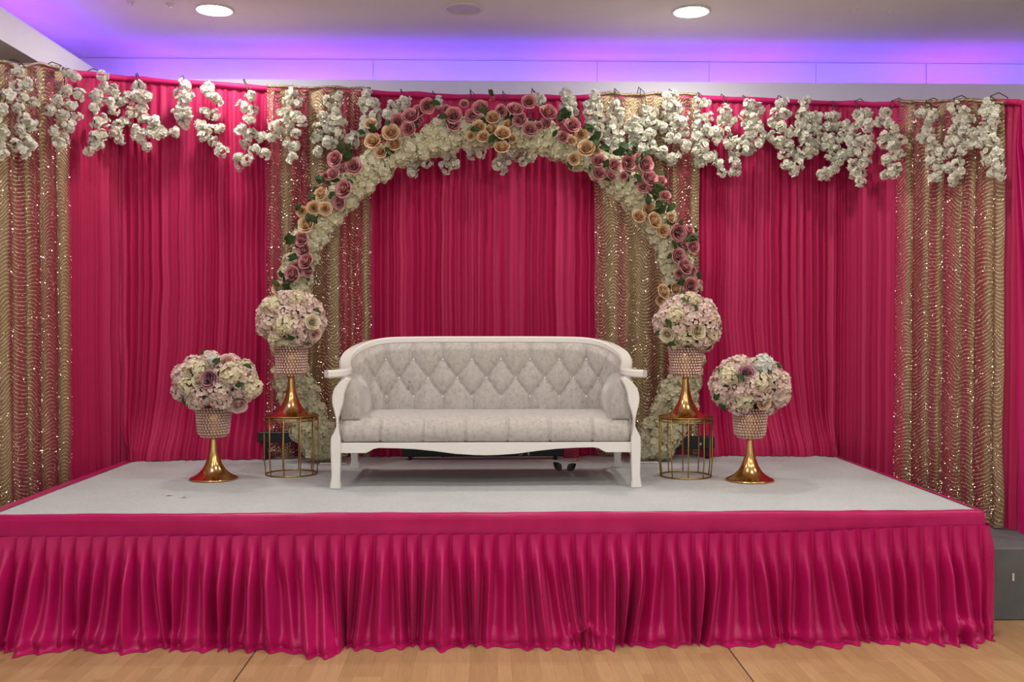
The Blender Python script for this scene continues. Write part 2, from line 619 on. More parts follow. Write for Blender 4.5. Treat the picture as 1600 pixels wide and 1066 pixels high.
# cove LED strip in the trough: one thing of coloured segments
led = empty('led_strip', (0, LIP_Y + 0.12, SOFFIT_Z), 'violet light strip hidden in the ceiling trough above the back bulkhead', 'light strip')
segs = [(-3.0, -2.6, 'led_magenta'), (-2.6, -1.9, 'led_violet'), (-1.9, -1.2, 'led_magenta'), (-1.2, -0.3, 'led_violet'), (-0.3, 0.5, 'led_blue'),
        (0.5, 1.2, 'led_magenta'), (1.2, 1.9, 'led_violet'), (1.9, 2.6, 'led_magenta'), (2.6, 3.5, 'led_blue'), (3.5, 4.4, 'led_magenta'), (4.4, 6.4, 'led_blue')]
for a, b_, mt in segs:
    b = MB(); b.box(a, b_ - 0.002, -0.02, 0.02, 0.115, 0.160)
    b.build('segment', M[mt], led)
b = MB(); b.box(-3.0, 6.4, -0.03, 0.03, 0.0, 0.115); b.build('channel', M['lamp_trim'], led)
led2 = empty('led_strip', (LIP_X - 0.16, 0, SOFFIT_Z), 'violet light strip hidden in the trough of the left bulkhead', 'light strip')
for a, b_, mt in [(3.0, 5.0, 'led_blue'), (5.0, 6.2, 'led_violet'), (6.2, 7.4, 'led_magenta'), (7.4, 8.0, 'led_violet')]:
    b = MB(); b.box(-0.02, 0.02, a, b_ - 0.002, 0.115, 0.160)
    b.build('segment', M[mt], led2)
b = MB(); b.box(-0.03, 0.03, 3.0, 8.0, 0, 0.115); b.build('channel', M['lamp_trim'], led2)


# round ceiling panels
def ceiling_lamp(x, y, on, label, group, ns=40):
    t = empty('ceiling_lamp', (x, y, TRAY_Z), label, 'ceiling lamp', group)
    b = MB(); b.lathe([(0.118, 0), (0.142, 0), (0.144, -0.006), (0.136, -0.013), (0.122, -0.013), (0.118, -0.006), (0.118, 0)], 40, cap=False)
    b.build('trim_ring', M['lamp_trim'], t, True)
    b = MB(); b.lathe([(0.0001, -0.010), (0.118, -0.008)], ns, cap=False)
    b.build('diffuser', M['lamp_on' if on else 'lamp_off'], t)
    return t


def cz(px, py):
    p = on_z(px, py, TRAY_Z - 0.01)
    return p.x, p.y


xa, ya = cz(335, 16.5); xb, yb = cz(1080, 19); xc, yc = cz(724, 15.5)
ceiling_lamp(xa, ya, True, 'lit round ceiling light above the left pink curtain', 'round ceiling lights')
ceiling_lamp(xb, yb, True, 'lit round ceiling light above the right gold curtain', 'round ceiling lights')
ceiling_lamp(xc, yc, False, 'unlit round ceiling light between the two lit ones', 'round ceiling lights')
for j, y in enumerate((5.0, 2.9, 0.8)):
    for i, x in enumerate((-2.1, 0.1, 2.3, 4.5)):
        ceiling_lamp(x, y, True, 'lit round hall ceiling light, %s row out from the stage, %s from the left' % (('first', 'second', 'third', 'fourth')[j], ('first', 'second', 'third', 'fourth')[i]), 'round ceiling lights of the hall', 16)

fit = MB(); fit.lathe([(0.03, 0), (0.03, -0.004), (0.012, -0.008), (0.010, -0.02), (0.014, -0.024), (0.0001, -0.03)], 16, cap=False)
fm = mesh('ceiling_fitting', fit.v, fit.f, M['lamp_trim'], True)
for (px, py, lb) in ((205, 5, 'small white ceiling fitting at upper left, left of pair'), (265, 8, 'small white ceiling fitting at upper left, right of pair'),
                     (1335, 17, 'small white ceiling fitting at upper right, left of pair'), (1390, 18, 'small white ceiling fitting at upper right, right of pair')):
    xx, yy = cz(px, py)
    o = link('ceiling_fitting', fm); o.location = (xx, yy, TRAY_Z)
    tag(o, lb, 'ceiling fitting', 'small ceiling fittings')

# ================================================================== stage
SZ = 0.68
SX0, SX1, SY0, SY1 = -2.735, 2.735, 5.34, 7.98
stage = empty('stage_platform', (0, SY0, 0), 'raised rectangular stage platform carrying the white carpet and sofa', 'stage')
b = MB(); b.box(SX0, SX1, 0, SY1 - SY0, 0.62, SZ - 0.012); b.build('deck', M['ply'], stage)
lm = MB(); lm.box(-0.03, 0.03, -0.03, 0.03, 0, 0.62); lme = mesh('leg', lm.v, lm.f, M['frame_dark'])
for lx in (-2.6, -0.9, 0.9, 2.6):
    for ly in (0.15, 2.45):
        o = link('leg', lme, stage); o.location = (lx, ly, 0)
# carpet
c0 = on_z(1, 806.5, SZ); c1 = on_z(1527, 797, SZ)
CX0, CX1, CY0 = SX0 + 0.058, c1.x, (c0.y + c1.y) / 2
n = 60
cv, cf, cu = [], [], []
for j in range(2):
    for i in range(n + 1):
        xx = CX0 + (CX1 - CX0) * i / n
        yy = CY0 + 0.012 * n1(i * 0.21, 2) if j == 0 else SY1 - 0.02
        cv.append((xx, yy, SZ))
for i in range(n + 1):
    cv.append((cv[i][0], cv[i][1], SZ - 0.012))
for i in range(n):
    cf.append((i, i + 1, n + 2 + i, n + 1 + i))
    k = 2 * (n + 1)
    cf.append((k + i, k + i + 1, i + 1, i))
o = link('stage_carpet', mesh('stage_carpet', cv, cf, M['carpet']))
tag(o, 'white short-pile carpet covering the stage top', 'carpet')

# grey block to the right
bx0 = on_z(1556, 970, 0)
BY0 = bx0.y
b = MB(); b.box(2.83, 4.3, BY0, 8.2, 0.0, 0.42, 0.008)
blk = empty('riser_block', (0, 0, 0), 'grey painted plinth block at the right end of the stage', 'block')
b.build('body', M['grey_block'], blk)
b = MB()
c = at(1583, 902, BY0)
b.box(c.x - 0.006, c.x + 0.006, BY0 - 0.003, BY0, c.z - 0.022, c.z + 0.022)
b.build('paper_mark', M['tape'], blk)

# ------------------------------------------------------------------ stage skirt
def skirt_path():
    pts = []
    r = 0.03
    x0, x1, y0, y1 = SX0 - 0.006, SX1 + 0.006, SY0 - 0.006, 7.62
    ds = 0.0065
    L1 = y1 - y0 - r
    k = int(L1 / 0.012)
    for i in range(k): pts.append((Vector((x0, y1 - L1 * i / k)), Vector((-1, 0))))
    for i in range(8):
        a = PI + (PI / 2) * i / 8
        pts.append((Vector((x0 + r + r * math.cos(a), y0 + r + r * math.sin(a))), Vector((math.cos(a), math.sin(a)))))
    L2 = x1 - x0 - 2 * r
    k = int(L2 / ds)
    for i in range(k): pts.append((Vector((x0 + r + L2 * i / k, y0)), Vector((0, -1))))
    for i in range(8):
        a = 1.5 * PI + (PI / 2) * i / 8
        pts.append((Vector((x1 - r + r * math.cos(a), y0 + r + r * math.sin(a))), Vector((math.cos(a), math.sin(a)))))
    k = int(L1 / 0.012)
    for i in range(k + 1): pts.append((Vector((x1, y0 + r + L1 * i / k)), Vector((1, 0))))
    return pts


SP = skirt_path()
ss = [0.0]
for i in range(1, len(SP)):
    ss.append(ss[-1] + (SP[i][0] - SP[i - 1][0]).length)
skirt = empty('stage_skirt', (0, SY0, 0), 'fuchsia satin pleated skirt draped around the stage front down to the floor', 'stage skirt')
skirt_off = Vector((0, SY0, 0))


def pt_at(s):
    s = max(0.0, min(ss[-1], s))
    lo, hi = 0, len(ss) - 1
    while hi - lo > 1:
        mid = (lo + hi) // 2
        if ss[mid] <= s: lo = mid
        else: hi = mid
    t = (s - ss[lo]) / max(1e-9, ss[hi] - ss[lo])
    p = SP[lo][0].lerp(SP[hi][0], t)
    nn = SP[lo][1].lerp(SP[hi][1], t)
    return p, nn.normalized()


# band: flat strip over the edge
BAND_Z = 0.573


def s_of_px(px):
    return S_FRONT0 + at(px, 900, SY0).x - (SX0 + 0.024)


S_FRONT0 = next(s for s, (p, nn) in zip(ss, SP) if nn.y < -0.99)


def band_z(s):
    return BAND_Z + 0.036 * sm(s, s_of_px(1150), s_of_px(1545))


bv, bf, bu = [], [], []
prof = [('top', 0.062, SZ + 0.004), ('top', 0.03, SZ + 0.006), ('top', 0.004, SZ + 0.005), ('out', 0.004, SZ - 0.002), ('out', 0.006, SZ - 0.03), ('out', 0.007, SZ - 0.07), ('out', 0.008, BAND_Z - 0.004)]
step = 6
idx = list(range(0, len(SP), 1))
for q, i in enumerate(idx):
    p, nn = SP[i]
    for kx, (kd, d, z) in enumerate(prof):
        wv = 0.004 * n1(ss[i] * 2.2, kx * 0.3) + 0.0025 * n1(ss[i] * 9, kx)
        if kd == 'top':
            dd = d + (0.008 * n1(ss[i] * 1.7, 5) if kx == 0 else 0)
            gap = max(0.0, -nn.x) * (CX0 - SX0) + max(0.0, nn.x) * (SX1 - CX1) + max(0.0, -nn.y) * (CY0 - SY0)
            if kx == 0: dd = gap + 0.014 + 0.006 * n1(ss[i] * 1.7, 5)
            elif kx == 1: dd = gap * 0.55
            e = p - nn * dd
            bv.append((e.x, e.y, z + max(-0.002, wv)))
        else:
            zz = z + (0.006 * n1(ss[i] * 1.1, 9) + band_z(ss[i]) - BAND_Z if kx == len(prof) - 1 else 0)
            if kx == len(prof) - 2: zz += 0.7 * (band_z(ss[i]) - BAND_Z)
            e = p + nn * (d + wv)
            bv.append((e.x, e.y, zz))
        bu.append((ss[i], z))
K = len(prof)
for q in range(len(idx) - 1):
    for k in range(K - 1):
        bf.append((q * K + k, q * K + k + 1, (q + 1) * K + k + 1, (q + 1) * K + k))
me = mesh('band', [Vector(v) - skirt_off for v in bv], bf, M['pink_satin'], True, bu)
link('band', me, skirt)

# pleats
rng = random.Random(12)
pleat_edges = [0.0]
while pleat_edges[-1] < ss[-1] + 0.2:
    pleat_edges.append(pleat_edges[-1] + rng.uniform(0.072, 0.096))


def pleat(s):
    lo, hi = 0, len(pleat_edges) - 1
    while hi - lo > 1:
        mid = (lo + hi) // 2
        if pleat_edges[mid] <= s: lo = mid
        else: hi = mid
    return lo, (s - pleat_edges[lo]) / (pleat_edges[lo + 1] - pleat_edges[lo])


ATT = [s_of_px(p) for p in (20, 130, 268, 352, 545, 650, 740, 905, 985, 1092, 1215, 1330, 1396, 1456, 1530)]
prand = [(rng.uniform(0.45, 1.35), rng.uniform(-1, 1), rng.uniform(0.0, 1.0)) for _ in pleat_edges]
bunch = [(s_of_px(512), 0.20, 0.15, -1), (s_of_px(915), 0.17, 0.07, 0.15), (s_of_px(1475), 0.12, 0.05, 0.15),
         (s_of_px(1540), 0.08, 0.0, 0.05), (s_of_px(60), 0.2, 0.04, 0.03), (s_of_px(310), 0.16, 0.02, 0.03), (s_of_px(180), 0.25, 0.0, 0.05)]
drift_c = [(s_of_px(455), 0.24, 0.12), (s_of_px(835), 0.22, 0.08), (s_of_px(1000), 0.24, -0.09), (s_of_px(1330), 0.18, 0.06), (s_of_px(1120), 0.15, -0.06),
           (s_of_px(250), 0.15, 0.05), (s_of_px(90), 0.12, -0.05), (s_of_px(590), 0.12, -0.04)]
rows = [0, .02, .05, .1, .16, .22, .29, .36, .43, .5, .57, .64, .70, .76, .81, .86, .90, .935, .965, .99, 1.02, 1.06, 1.10]
pv, pf, pu = [], [], []
for i in range(len(SP)):
    s = ss[i]
    for t in rows:
        tt = min(t, 1.0)
        D = 0.6 * sum(a * math.exp(-((s - c) / w) ** 2) for c, w, a in drift_c) + 0.02 * n1(s * 2.6, 4)
        for c in ATT:
            e = math.exp(-((s - c) / 0.15) ** 2)
            D += (c - s) * 0.55 * e
            
        near = 1.0 * max(math.exp(-((s - c) / 0.10) ** 2) for c in ATT)
        s_src = s
        k, fr = pleat(s_src)
        amp, ra, rb = prand[min(k, len(prand) - 1)]
        # knife pleat at the top, rounder fold further down
        saw = (1 - fr) ** 0.8 * sm(fr, 0.0, 0.10)
        rnd = (0.5 - 0.5 * math.cos(2 * PI * fr)) ** 1.5
        wgt = sm(tt, 0.0, 0.5)
        fold = saw * (1 - wgt) + rnd * wgt * amp
        big = 0.5 + 0.5 * n1(s * 5.5 + 0.8 * tt, 6)
        out = 0.010 + fold * (0.034 + 0.078 * sm(tt, 0, 0.45) - 0.012 * sm(tt, 0.5, 1)) + big * 0.06 * tt ** 1.5 + 0.015 * tt
        low = sm(tt, 0.72, 1.0)
        fine = n1(s * 26, 3 + tt * 2.0) * 0.5 + n1(s * 13 + tt * 5, 8) * 0.5
        hemk = sm(tt, 0.80, 1.0)
        out = out * (1 - 0.45 * hemk) + hemk * (0.050 + 0.022 * fine)
        out += (0.045 * (1 - near) - 0.02 * near) * sm(tt, 0.45, 1.0)
        z = band_z(s) * (1 - tt) + 0.004
        bs = 0.0
        for c, w, a, h in bunch:
            if h < 0: w = w if s < c else 0.05
            e = math.exp(-((s - c) / w) ** 2)
            h = max(h, 0.0)
            bs += e * h
            out += a * e * sm(tt, 0.35, 1.0) ** 1.5
        if bs > 0.003:
            cr = mnoise.noise(Vector((s * 24, tt * 11, 1.3))) * 0.6 + mnoise.noise(Vector((s * 48, tt * 19, 6.3))) * 0.4
            z += bs * low * (0.35 + 0.8 * cr) * (1 if t <= 1 else 0.4)
            out += bs * low * 0.6 * cr
        out += 0.022 * math.sin(PI * sm(tt, 0.86, 1.0)) * (0.6 + fine)
        if t > 1.0:
            e = (t - 1.0)
            out += e * (0.32 + 0.35 * fine)
            z = max(0.004, 0.022 * (1 - e / 0.1) * (0.6 + fine)) if e < 0.09 else 0.003
        elif tt > 0.9:
            z = max(z, 0.006 + 0.02 * max(0, fine))
        p, nn = pt_at(s + D * tt ** 1.6)
        if nn.x > 0.25: out = min(out, 0.06)
        if nn.x > 0.7: out = min(out, 0.075) * 0.9
        e = p + nn * out
        pv.append(Vector((e.x, e.y, max(0.003, z))) - skirt_off)
        pu.append((s, z))
K = len(rows)
for q in range(len(SP) - 1):
    for k in range(K - 1):
        pf.append((q * K + k, q * K + k + 1, (q + 1) * K + k + 1, (q + 1) * K + k))
link('pleats', mesh('pleats', pv, pf, M['pink_satin'], True, pu), skirt)

# ================================================================== backdrop curtains
PATH = [(-3.17, 5.75, 3.24), (-2.82, 7.60, 3.59), (-1.6, 7.74, 3.54), (0, 7.78, 3.495), (1.6, 7.78, 3.505), (2.86, 7.74, 3.45), (3.32, 6.05, 3.085)]
seg = [Vector(p) for p in PATH]
dense = []
for i in range(len(seg) - 1):
    L = (seg[i + 1] - seg[i]).length
    k = max(2, int(L / 0.02))
    for j in range(k): dense.append(seg[i].lerp(seg[i + 1], j / k))
dense.append(seg[-1])
sm_pts = []
for i in range(len(dense)):
    a = [dense[max(0, min(len(dense) - 1, i + d))] for d in range(-7, 8)]
    if 7 < i < len(dense) - 8: sm_pts.append(sum(a, Vector()) / len(a))
    else: sm_pts.append(dense[i])
DP = sm_pts
ds_ = [0.0]
for i in range(1, len(DP)):
    ds_.append(ds_[-1] + (DP[i] - DP[i - 1]).xy.length)


def dpt(s):
    s = max(0.0, min(ds_[-1] - 1e-6, s))
    lo, hi = 0, len(ds_) - 1
    while hi - lo > 1:
        mid = (lo + hi) // 2
        if ds_[mid] <= s: lo = mid
        else: hi = mid
    t = (s - ds_[lo]) / max(1e-9, ds_[hi] - ds_[lo])
    p = DP[lo].lerp(DP[hi], t)
    a, b = DP[max(0, lo - 2)], DP[min(len(DP) - 1, hi + 2)]
    tn = (b - a).xy.normalized()
    return p, Vector((tn.y, -tn.x, 0))       # normal towards the stage / camera


def px_of(p):
    q = RM.transposed() @ (Vector(p) - CAM)
    return 800 + FPX * q.x / -q.z, 533 - FPX * q.y / -q.z


def s_px(px):
    """arc position on the curtain line seen at image column px"""
    best, bs = 1e9, 0
    for p, s in zip(DP, ds_):
        d = abs(px_of((p.x, p.y, 1.7))[0] - px)
        if d < best: best, bs = d, s
    return bs


def fold_fn(seed, s0, s1, wmin, wmax):
    r = random.Random(seed)
    e = [s0 - 0.05]
    while e[-1] < s1 + 0.2: e.append(e[-1] + r.uniform(wmin, wmax))
    am = [r.uniform(0.45, 1.0) for _ in e]
    def f(s):
        lo, hi = 0, len(e) - 1
        while hi - lo > 1:
            mid = (lo + hi) // 2
            if e[mid] <= s: lo = mid
            else: hi = mid
        fr = (s - e[lo]) / (e[lo + 1] - e[lo])
        return (0.5 - 0.5 * math.cos(2 * PI * fr)) * am[lo], fr, lo
    return f


def curtain(name, s0, s1, hem, mat, seed, label, off=0.0, wmin=0.035, wmax=0.085, amp=0.032, puddle=0.0, cat='curtain', group=None,
            over=0.0, ds=0.006, fan=0.0, gold=False, flare_end=0.0, puff=0.0, sweep=0.0):
    if not gold and not flare_end: s0, s1 = max(0, s0 - 0.02), s1 + 0.02
    f = fold_fn(seed, s0, s1, wmin, wmax)
    ncol = int((s1 - s0) / ds)
    ts = [0, 0.008, 0.02, 0.05, .1, .16, .23, .30, .38, .46, .54, .62, .70, .77, .83, .88, .92, .95, .97, .985, 1.0]
    base, nb = dpt((s0 + s1) / 2)
    root = empty(name, (base.x, base.y, hem), label, cat, group)
    org = Vector((base.x, base.y, hem))
    V, F, U, U2 = [], [], [], []
    for i in range(ncol + 1):
        s = s0 + (s1 - s0) * i / ncol
        fd, fr, kk = f(s)
        for t in ts:
            z_shift = 0.0
            sx = s + fan * t ** 2 * (s - (s0 + s1) / 2) + 0.012 * n1(s * 4, t * 1.5 + seed)
            if sweep: sx += sweep * sm(t, 0.55, 1.0) ** 1.6 * math.sin(PI * (s - s0) / (s1 - s0)) + 0.025 * sm(t, 0.6, 1) * n1(s * 5, seed + 9)
            if flare_end: sx += flare_end * t * (s - s0) / (s1 - s0)
            over_run = sx - ds_[-1]
            p, nn = dpt(sx)
            top = dpt(s)[0].z
            if over_run > 0:
                tg = Vector((-nn.y, nn.x, 0))
                p = p + tg * over_run
            z = top + over - (top + over - hem) * t
            a = amp * (0.35 + 0.65 * sm(t, 0, 0.12)) * (1 + 0.35 * t)
            lean = 0.5 * n1(s * 1.3, seed) * 0.02 * t
            d = off + fd * a + lean + 0.012 * n1(s * 9, seed + t * 0.7) * t
            if puddle:
                lw = sm(t, 0.86, 1.0)
                d += puddle * lw ** 1.6 * (0.75 + 0.6 * n1(s * 6, seed))
                if t > 0.94: z = max(hem + 0.001, z + 0.010 * lw * (0.3 + n1(s * 22, seed + 3)))
            if puff: d += puff * math.sin(PI * t) * sm(s, s0, s1)
            q = p + nn * d
            V.append(Vector((q.x, q.y, z)) - org)
            U.append((s, z))
            if not gold:
                hv = math.sin((kk * 2 + (1 if fr > 0.42 else 0)) * 12.9898 + seed * 78.233) * 43758.5453
                U2.append((hv - math.floor(hv), t))
                continue
            U2.append((max(0.0, min(1.0, 0.5 + 0.8 * (0.40 - fd) + 0.7 * n1(s * 9, seed + 2))), t))
    K = len(ts)
    for i in range(ncol):
        for k in range(K - 1):
            F.append((i * K + k, i * K + k + 1, (i + 1) * K + k + 1, (i + 1) * K + k))
    link('cloth', mesh('cloth', V, F, mat, True, U, U2), root)
    # pocket over the rail
    b = MB()
    npk = max(4, int((s1 - s0) / 0.03))
    pts, rr = [], []
    for i in range(npk + 1):
        s = s0 + (s1 - s0) * i / npk
        p, nn = dpt(s)
        pts.append(Vector((p.x, p.y, p.z + over + (0.020 if gold else 0.010) * n1(s * (7 if gold else 3.1), seed))) + nn * (off + 0.012) - org)
        rr.append((0.012 if gold else 0.022) + 0.006 * n1(s * 8, seed + 1))
    b.tube(pts, rr, 10)
    me = mesh('rod_pocket', b.v, b.f, M['gold_mesh'] if gold else M['pink_pocket'], True, [(v.x, v.z) for v in b.v], [(0.9, 0)] * len(b.v))
    link('rod_pocket', me, root)
    if gold:
        r = random.Random(seed + 50)
        sv, sf = [], []
        nseq = int((s1 - s0) * 7000)
        for _ in range(nseq):
            i = r.randrange(ncol); k = r.randrange(2, K - 2)
            a, b2, c, d = (V[j] for j in (i * K + k, (i + 1) * K + k, i * K + k + 1, (i + 1) * K + k + 1))
            tt = r.random()
            pos = a.lerp(c, tt).lerp(b2.lerp(d, tt), r.random())
            nn = dpt(s0 + (s1 - s0) * i / ncol)[1]
            nrm = (nn + Vector((r.uniform(-.7, .7), r.uniform(-.7, .7), r.uniform(-.3, 1.4)))).normalized()
            e1 = nrm.orthogonal().normalized(); e2 = nrm.cross(e1)
            sz = r.uniform(0.0028, 0.0048)
            c0 = pos + nn * 0.006
            q = len(sv)
            sv += [c0 + e1 * sz, c0 + e2 * sz, c0 - e1 * sz, c0 - e2 * sz]
            sf.append((q, q + 1, q + 2, q + 3))
        o = link('sequins', mesh('sequins', sv, sf, M['sequin']), root)
        o['kind'] = 'stuff'
    return root


M['gold_pocket'] = mottled('gold_fabric_pocket', (0.30, 0.20, 0.08), (0.48, 0.34, 0.15), 60, 0.5, 0.3, met=0.5)
S = {p: s_px(p) for p in (90, 420, 583, 927, 1090, 1420, 1583)}
HEM = SZ + 0.001
G = 'curtains of the stage backdrop'
curtain('pink_curtain', 0.0, S[90] + 0.05, 0.01, M['pink_drape'], 1, 'fuchsia chiffon curtain behind the leftmost gold sequin curtain', group=G)
SCL = s_px(196)
curtain('pink_curtain', S[90] + 0.05, SCL, 0.02, M['pink_drape'], 12, 'narrow fuchsia curtain beside the leftmost gold sequin curtain', group=G)
curtain('pink_curtain', SCL, S[420] + 0.02, HEM - 0.0, M['pink_drape'], 2, 'fuchsia chiffon curtain behind the left floor vase, left of the arch', group=G, puddle=0.17, sweep=-0.13)
curtain('pink_curtain', S[420] + 0.02, S[583] + 0.01, HEM, M['pink_drape'], 3, 'fuchsia chiffon curtain showing through the gold curtain left of sofa', group=G, puddle=0.02)
curtain('pink_curtain', S[583] + 0.01, S[927], HEM, M['pink_drape'], 4, 'fuchsia chiffon curtain framed by the arch behind the sofa', group=G, puddle=0.05, wmin=0.04, wmax=0.10, amp=0.04)
curtain('pink_curtain', S[927], S[1090], HEM, M['pink_drape'], 5, 'fuchsia chiffon curtain showing through the gold curtain right of sofa', group=G, puddle=0.02)
SCR = s_px(1296)
curtain('pink_curtain', S[1090], SCR + 0.02, HEM, M['pink_drape'], 6, 'fuchsia chiffon curtain behind the right floor vase, right of the arch', group=G, puddle=0.15, sweep=0.13)
curtain('pink_curtain', SCR + 0.02, S[1420] + 0.02, 0.424, M['pink_drape'], 9, 'narrow fuchsia curtain beside the rightmost gold sequin curtain', group=G)
curtain('pink_curtain', S[1420] + 0.02, S[1583] + 0.02, 0.424, M['pink_drape'], 7, 'fuchsia chiffon curtain behind the rightmost gold sequin curtain', group=G)
curtain('pink_curtain', S[1583] + 0.02, S[1583] + 0.055, 0.424, M['pink_satin'], 8, 'fuchsia satin curtain end flaring out at the far right edge', group=G, flare_end=0.62, off=-0.01, amp=0.06, wmin=0.009, wmax=0.016, ds=0.0006)
GG = 'gold sequin curtains'
gk = dict(gold=True, off=0.075, amp=0.05, wmin=0.09, wmax=0.20, over=0.012, group=GG)
curtain('gold_curtain', 0.05, S[90] + 0.03, 0.02, M['gold_mesh'], 21, 'gold sequin mesh curtain at the far left edge', **gk)
curtain('gold_curtain', S[420], S[583], HEM + 0.01, M['gold_mesh'], 22, 'gold sequin mesh curtain behind the left side of the arch', puddle=0.05, **gk)
curtain('gold_curtain', S[927], S[1090], HEM + 0.01, M['gold_mesh'], 23, 'gold sequin mesh curtain behind the right side of the arch', puddle=0.05, **gk)
curtain('gold_curtain', S[1420], S[1583], 0.43, M['gold_mesh'], 24, 'gold sequin mesh curtain at the right end of the backdrop', **gk)

# ================================================================== sofa
FY, BY = 6.21, 7.10
SCX = (at(525, 700, FY).x + at(993, 700, FY).x) / 2
sofa = empty('sofa', (SCX, FY, SZ), 'white framed sofa with crystal-buttoned silver crushed velvet upholstery', 'sofa')
SO = Vector((SCX, FY, SZ))


def sofa_part(mb, name, mat, smooth=None, parent=None):
    o = link(name, mesh(name, [v - SO for v in mb.v], mb.f, mat), parent or sofa)
    fix_normals(o)
    if smooth: auto_smooth(o, smooth)
    return o


# front posts with legs, outline traced in the front plane
post_px = [(541, 590), (531, 597), (523, 607), (520, 618), (520, 629), (523, 641), (526, 654), (526.5, 666), (522, 676), (518, 683), (517.5, 700), (519, 742), (518, 750), (516.5, 756), (516.5, 763),
           (533, 763), (533, 756), (532, 750), (532.5, 742), (533, 700), (533, 684), (531, 676), (529.5, 666), (529.5, 654), (533, 641), (537, 629), (539, 614), (543, 603), (549, 592)]
left = [(at(px, py, FY).x, at(px, py, FY).z) for px, py in post_px]
zmin = min(z for _, z in left)
left = [(x, SZ + (z - zmin)) for x, z in left]
for sgn in (1, -1):
    ol = [(SCX + (x - SCX) * sgn, z) for x, z in left]
    b = MB(); b.extrude(ol, FY - 0.035, FY + 0.035, 0.006)
    sofa_part(b, 'front_leg', M['white_gloss'], 35)
    xr = SCX - sgn * 0.945
    b = MB()
    ol = [(xr - 0.03, SZ), (xr + 0.03, SZ), (xr + 0.03, SZ + 0.035), (xr + 0.024, SZ + 0.05), (xr + 0.024, SZ + 0.09), (xr + 0.032, SZ + 0.16), (xr + 0.032, SZ + 0.42),
          (xr - 0.032, SZ + 0.42), (xr - 0.032, SZ + 0.16), (xr - 0.024, SZ + 0.09), (xr - 0.024, SZ + 0.05), (xr - 0.03, SZ + 0.035)]
    b.extrude(ol, BY - 0.03, BY + 0.03, 0.005)
    for v in b.v: v.y -= max(0, (v.z - SZ - 0.05)) * 0.22
    sofa_part(b, 'rear_leg', M['white_gloss'], 35)

# rail swept around back and arms
half = [(0, 6.985, 1.605), (-.30, 6.985, 1.605), (-.60, 6.98, 1.602), (-.72, 6.965, 1.595), (-.82, 6.92, 1.575), (-.89, 6.85, 1.545), (-.937, 6.75, 1.505), (-.945, 6.62, 1.462), (-.925, 6.48, 1.430),
        (-.905, 6.36, 1.412), (-.915, 6.275, 1.405), (-.955, 6.215, 1.402), (-1.000, 6.185, 1.402)]
railp = [Vector((SCX + x, y, z)) for x, y, z in reversed(half)] + [Vector((SCX - x, y, z)) for x, y, z in half[1:]]


def catmull(P, k=4):
    out = []
    for i in range(len(P) - 1):
        p0, p1, p2, p3 = P[max(i - 1, 0)], P[i], P[i + 1], P[min(i + 2, len(P) - 1)]
        for j in range(k):
            t = j / k
            out.append(0.5 * ((2 * p1) + (p2 - p0) * t + (2 * p0 - 5 * p1 + 4 * p2 - p3) * t * t + (3 * p1 - p0 - 3 * p2 + p3) * t ** 3))
    out.append(P[-1])
    return out


rp = catmull(railp, 4)


def sweep_rect(mb, pts, w, h, bev=0.008):
    prof = [(-w / 2 + bev, -h / 2), (w / 2 - bev, -h / 2), (w / 2, -h / 2 + bev), (w / 2, h / 2 - bev), (w / 2 - bev, h / 2), (-w / 2 + bev, h / 2), (-w / 2, h / 2 - bev), (-w / 2, -h / 2 + bev)]
    v, f = [], []
    n = len(prof)
    for i, p in enumerate(pts):
        t = (pts[min(i + 1, len(pts) - 1)] - pts[max(i - 1, 0)])
        t.z *= 0.5
        t.normalize()
        side = t.cross(Vector((0, 0, 1))).normalized()
        up = side.cross(t).normalized()
        for a, c in prof: v.append(p + side * a + up * c)
    for i in range(len(pts) - 1):
        for k in range(n):
            f.append((i * n + k, i * n + (k + 1) % n, (i + 1) * n + (k + 1) % n, (i + 1) * n + k))
    f.append(tuple(range(n))); f.append(tuple((len(pts) - 1) * n + k for k in range(n - 1, -1, -1)))
    mb.add(v, f)


b = MB(); sweep_rect(b, rp, 0.075, 0.048, 0.010)
sofa_part(b, 'top_rail', M['white_gloss'], 40)

# back panel, tufted cushion following the rail
arc = [0.0]
for i in range(1, len(rp)): arc.append(arc[-1] + (rp[i] - rp[i - 1]).xy.length)
mid = arc[-1] / 2
SPU, ROW0, RSP = 0.2050, 1.338, 0.131


def rail_at(a):
    a = max(0, min(arc[-1] - 1e-6, a))
    lo, hi = 0, len(arc) - 1
    while hi - lo > 1:
        m2 = (lo + hi) // 2
        if arc[m2] <= a: lo = m2
        else: hi = m2
    t = (a - arc[lo]) / (arc[hi] - arc[lo])
    p = rp[lo].lerp(rp[hi], t)
    d = (rp[min(hi + 1, len(rp) - 1)] - rp[max(lo - 1, 0)]).xy.normalized()
    return p, Vector((d.y, -d.x, 0))


UMAX = 1.36


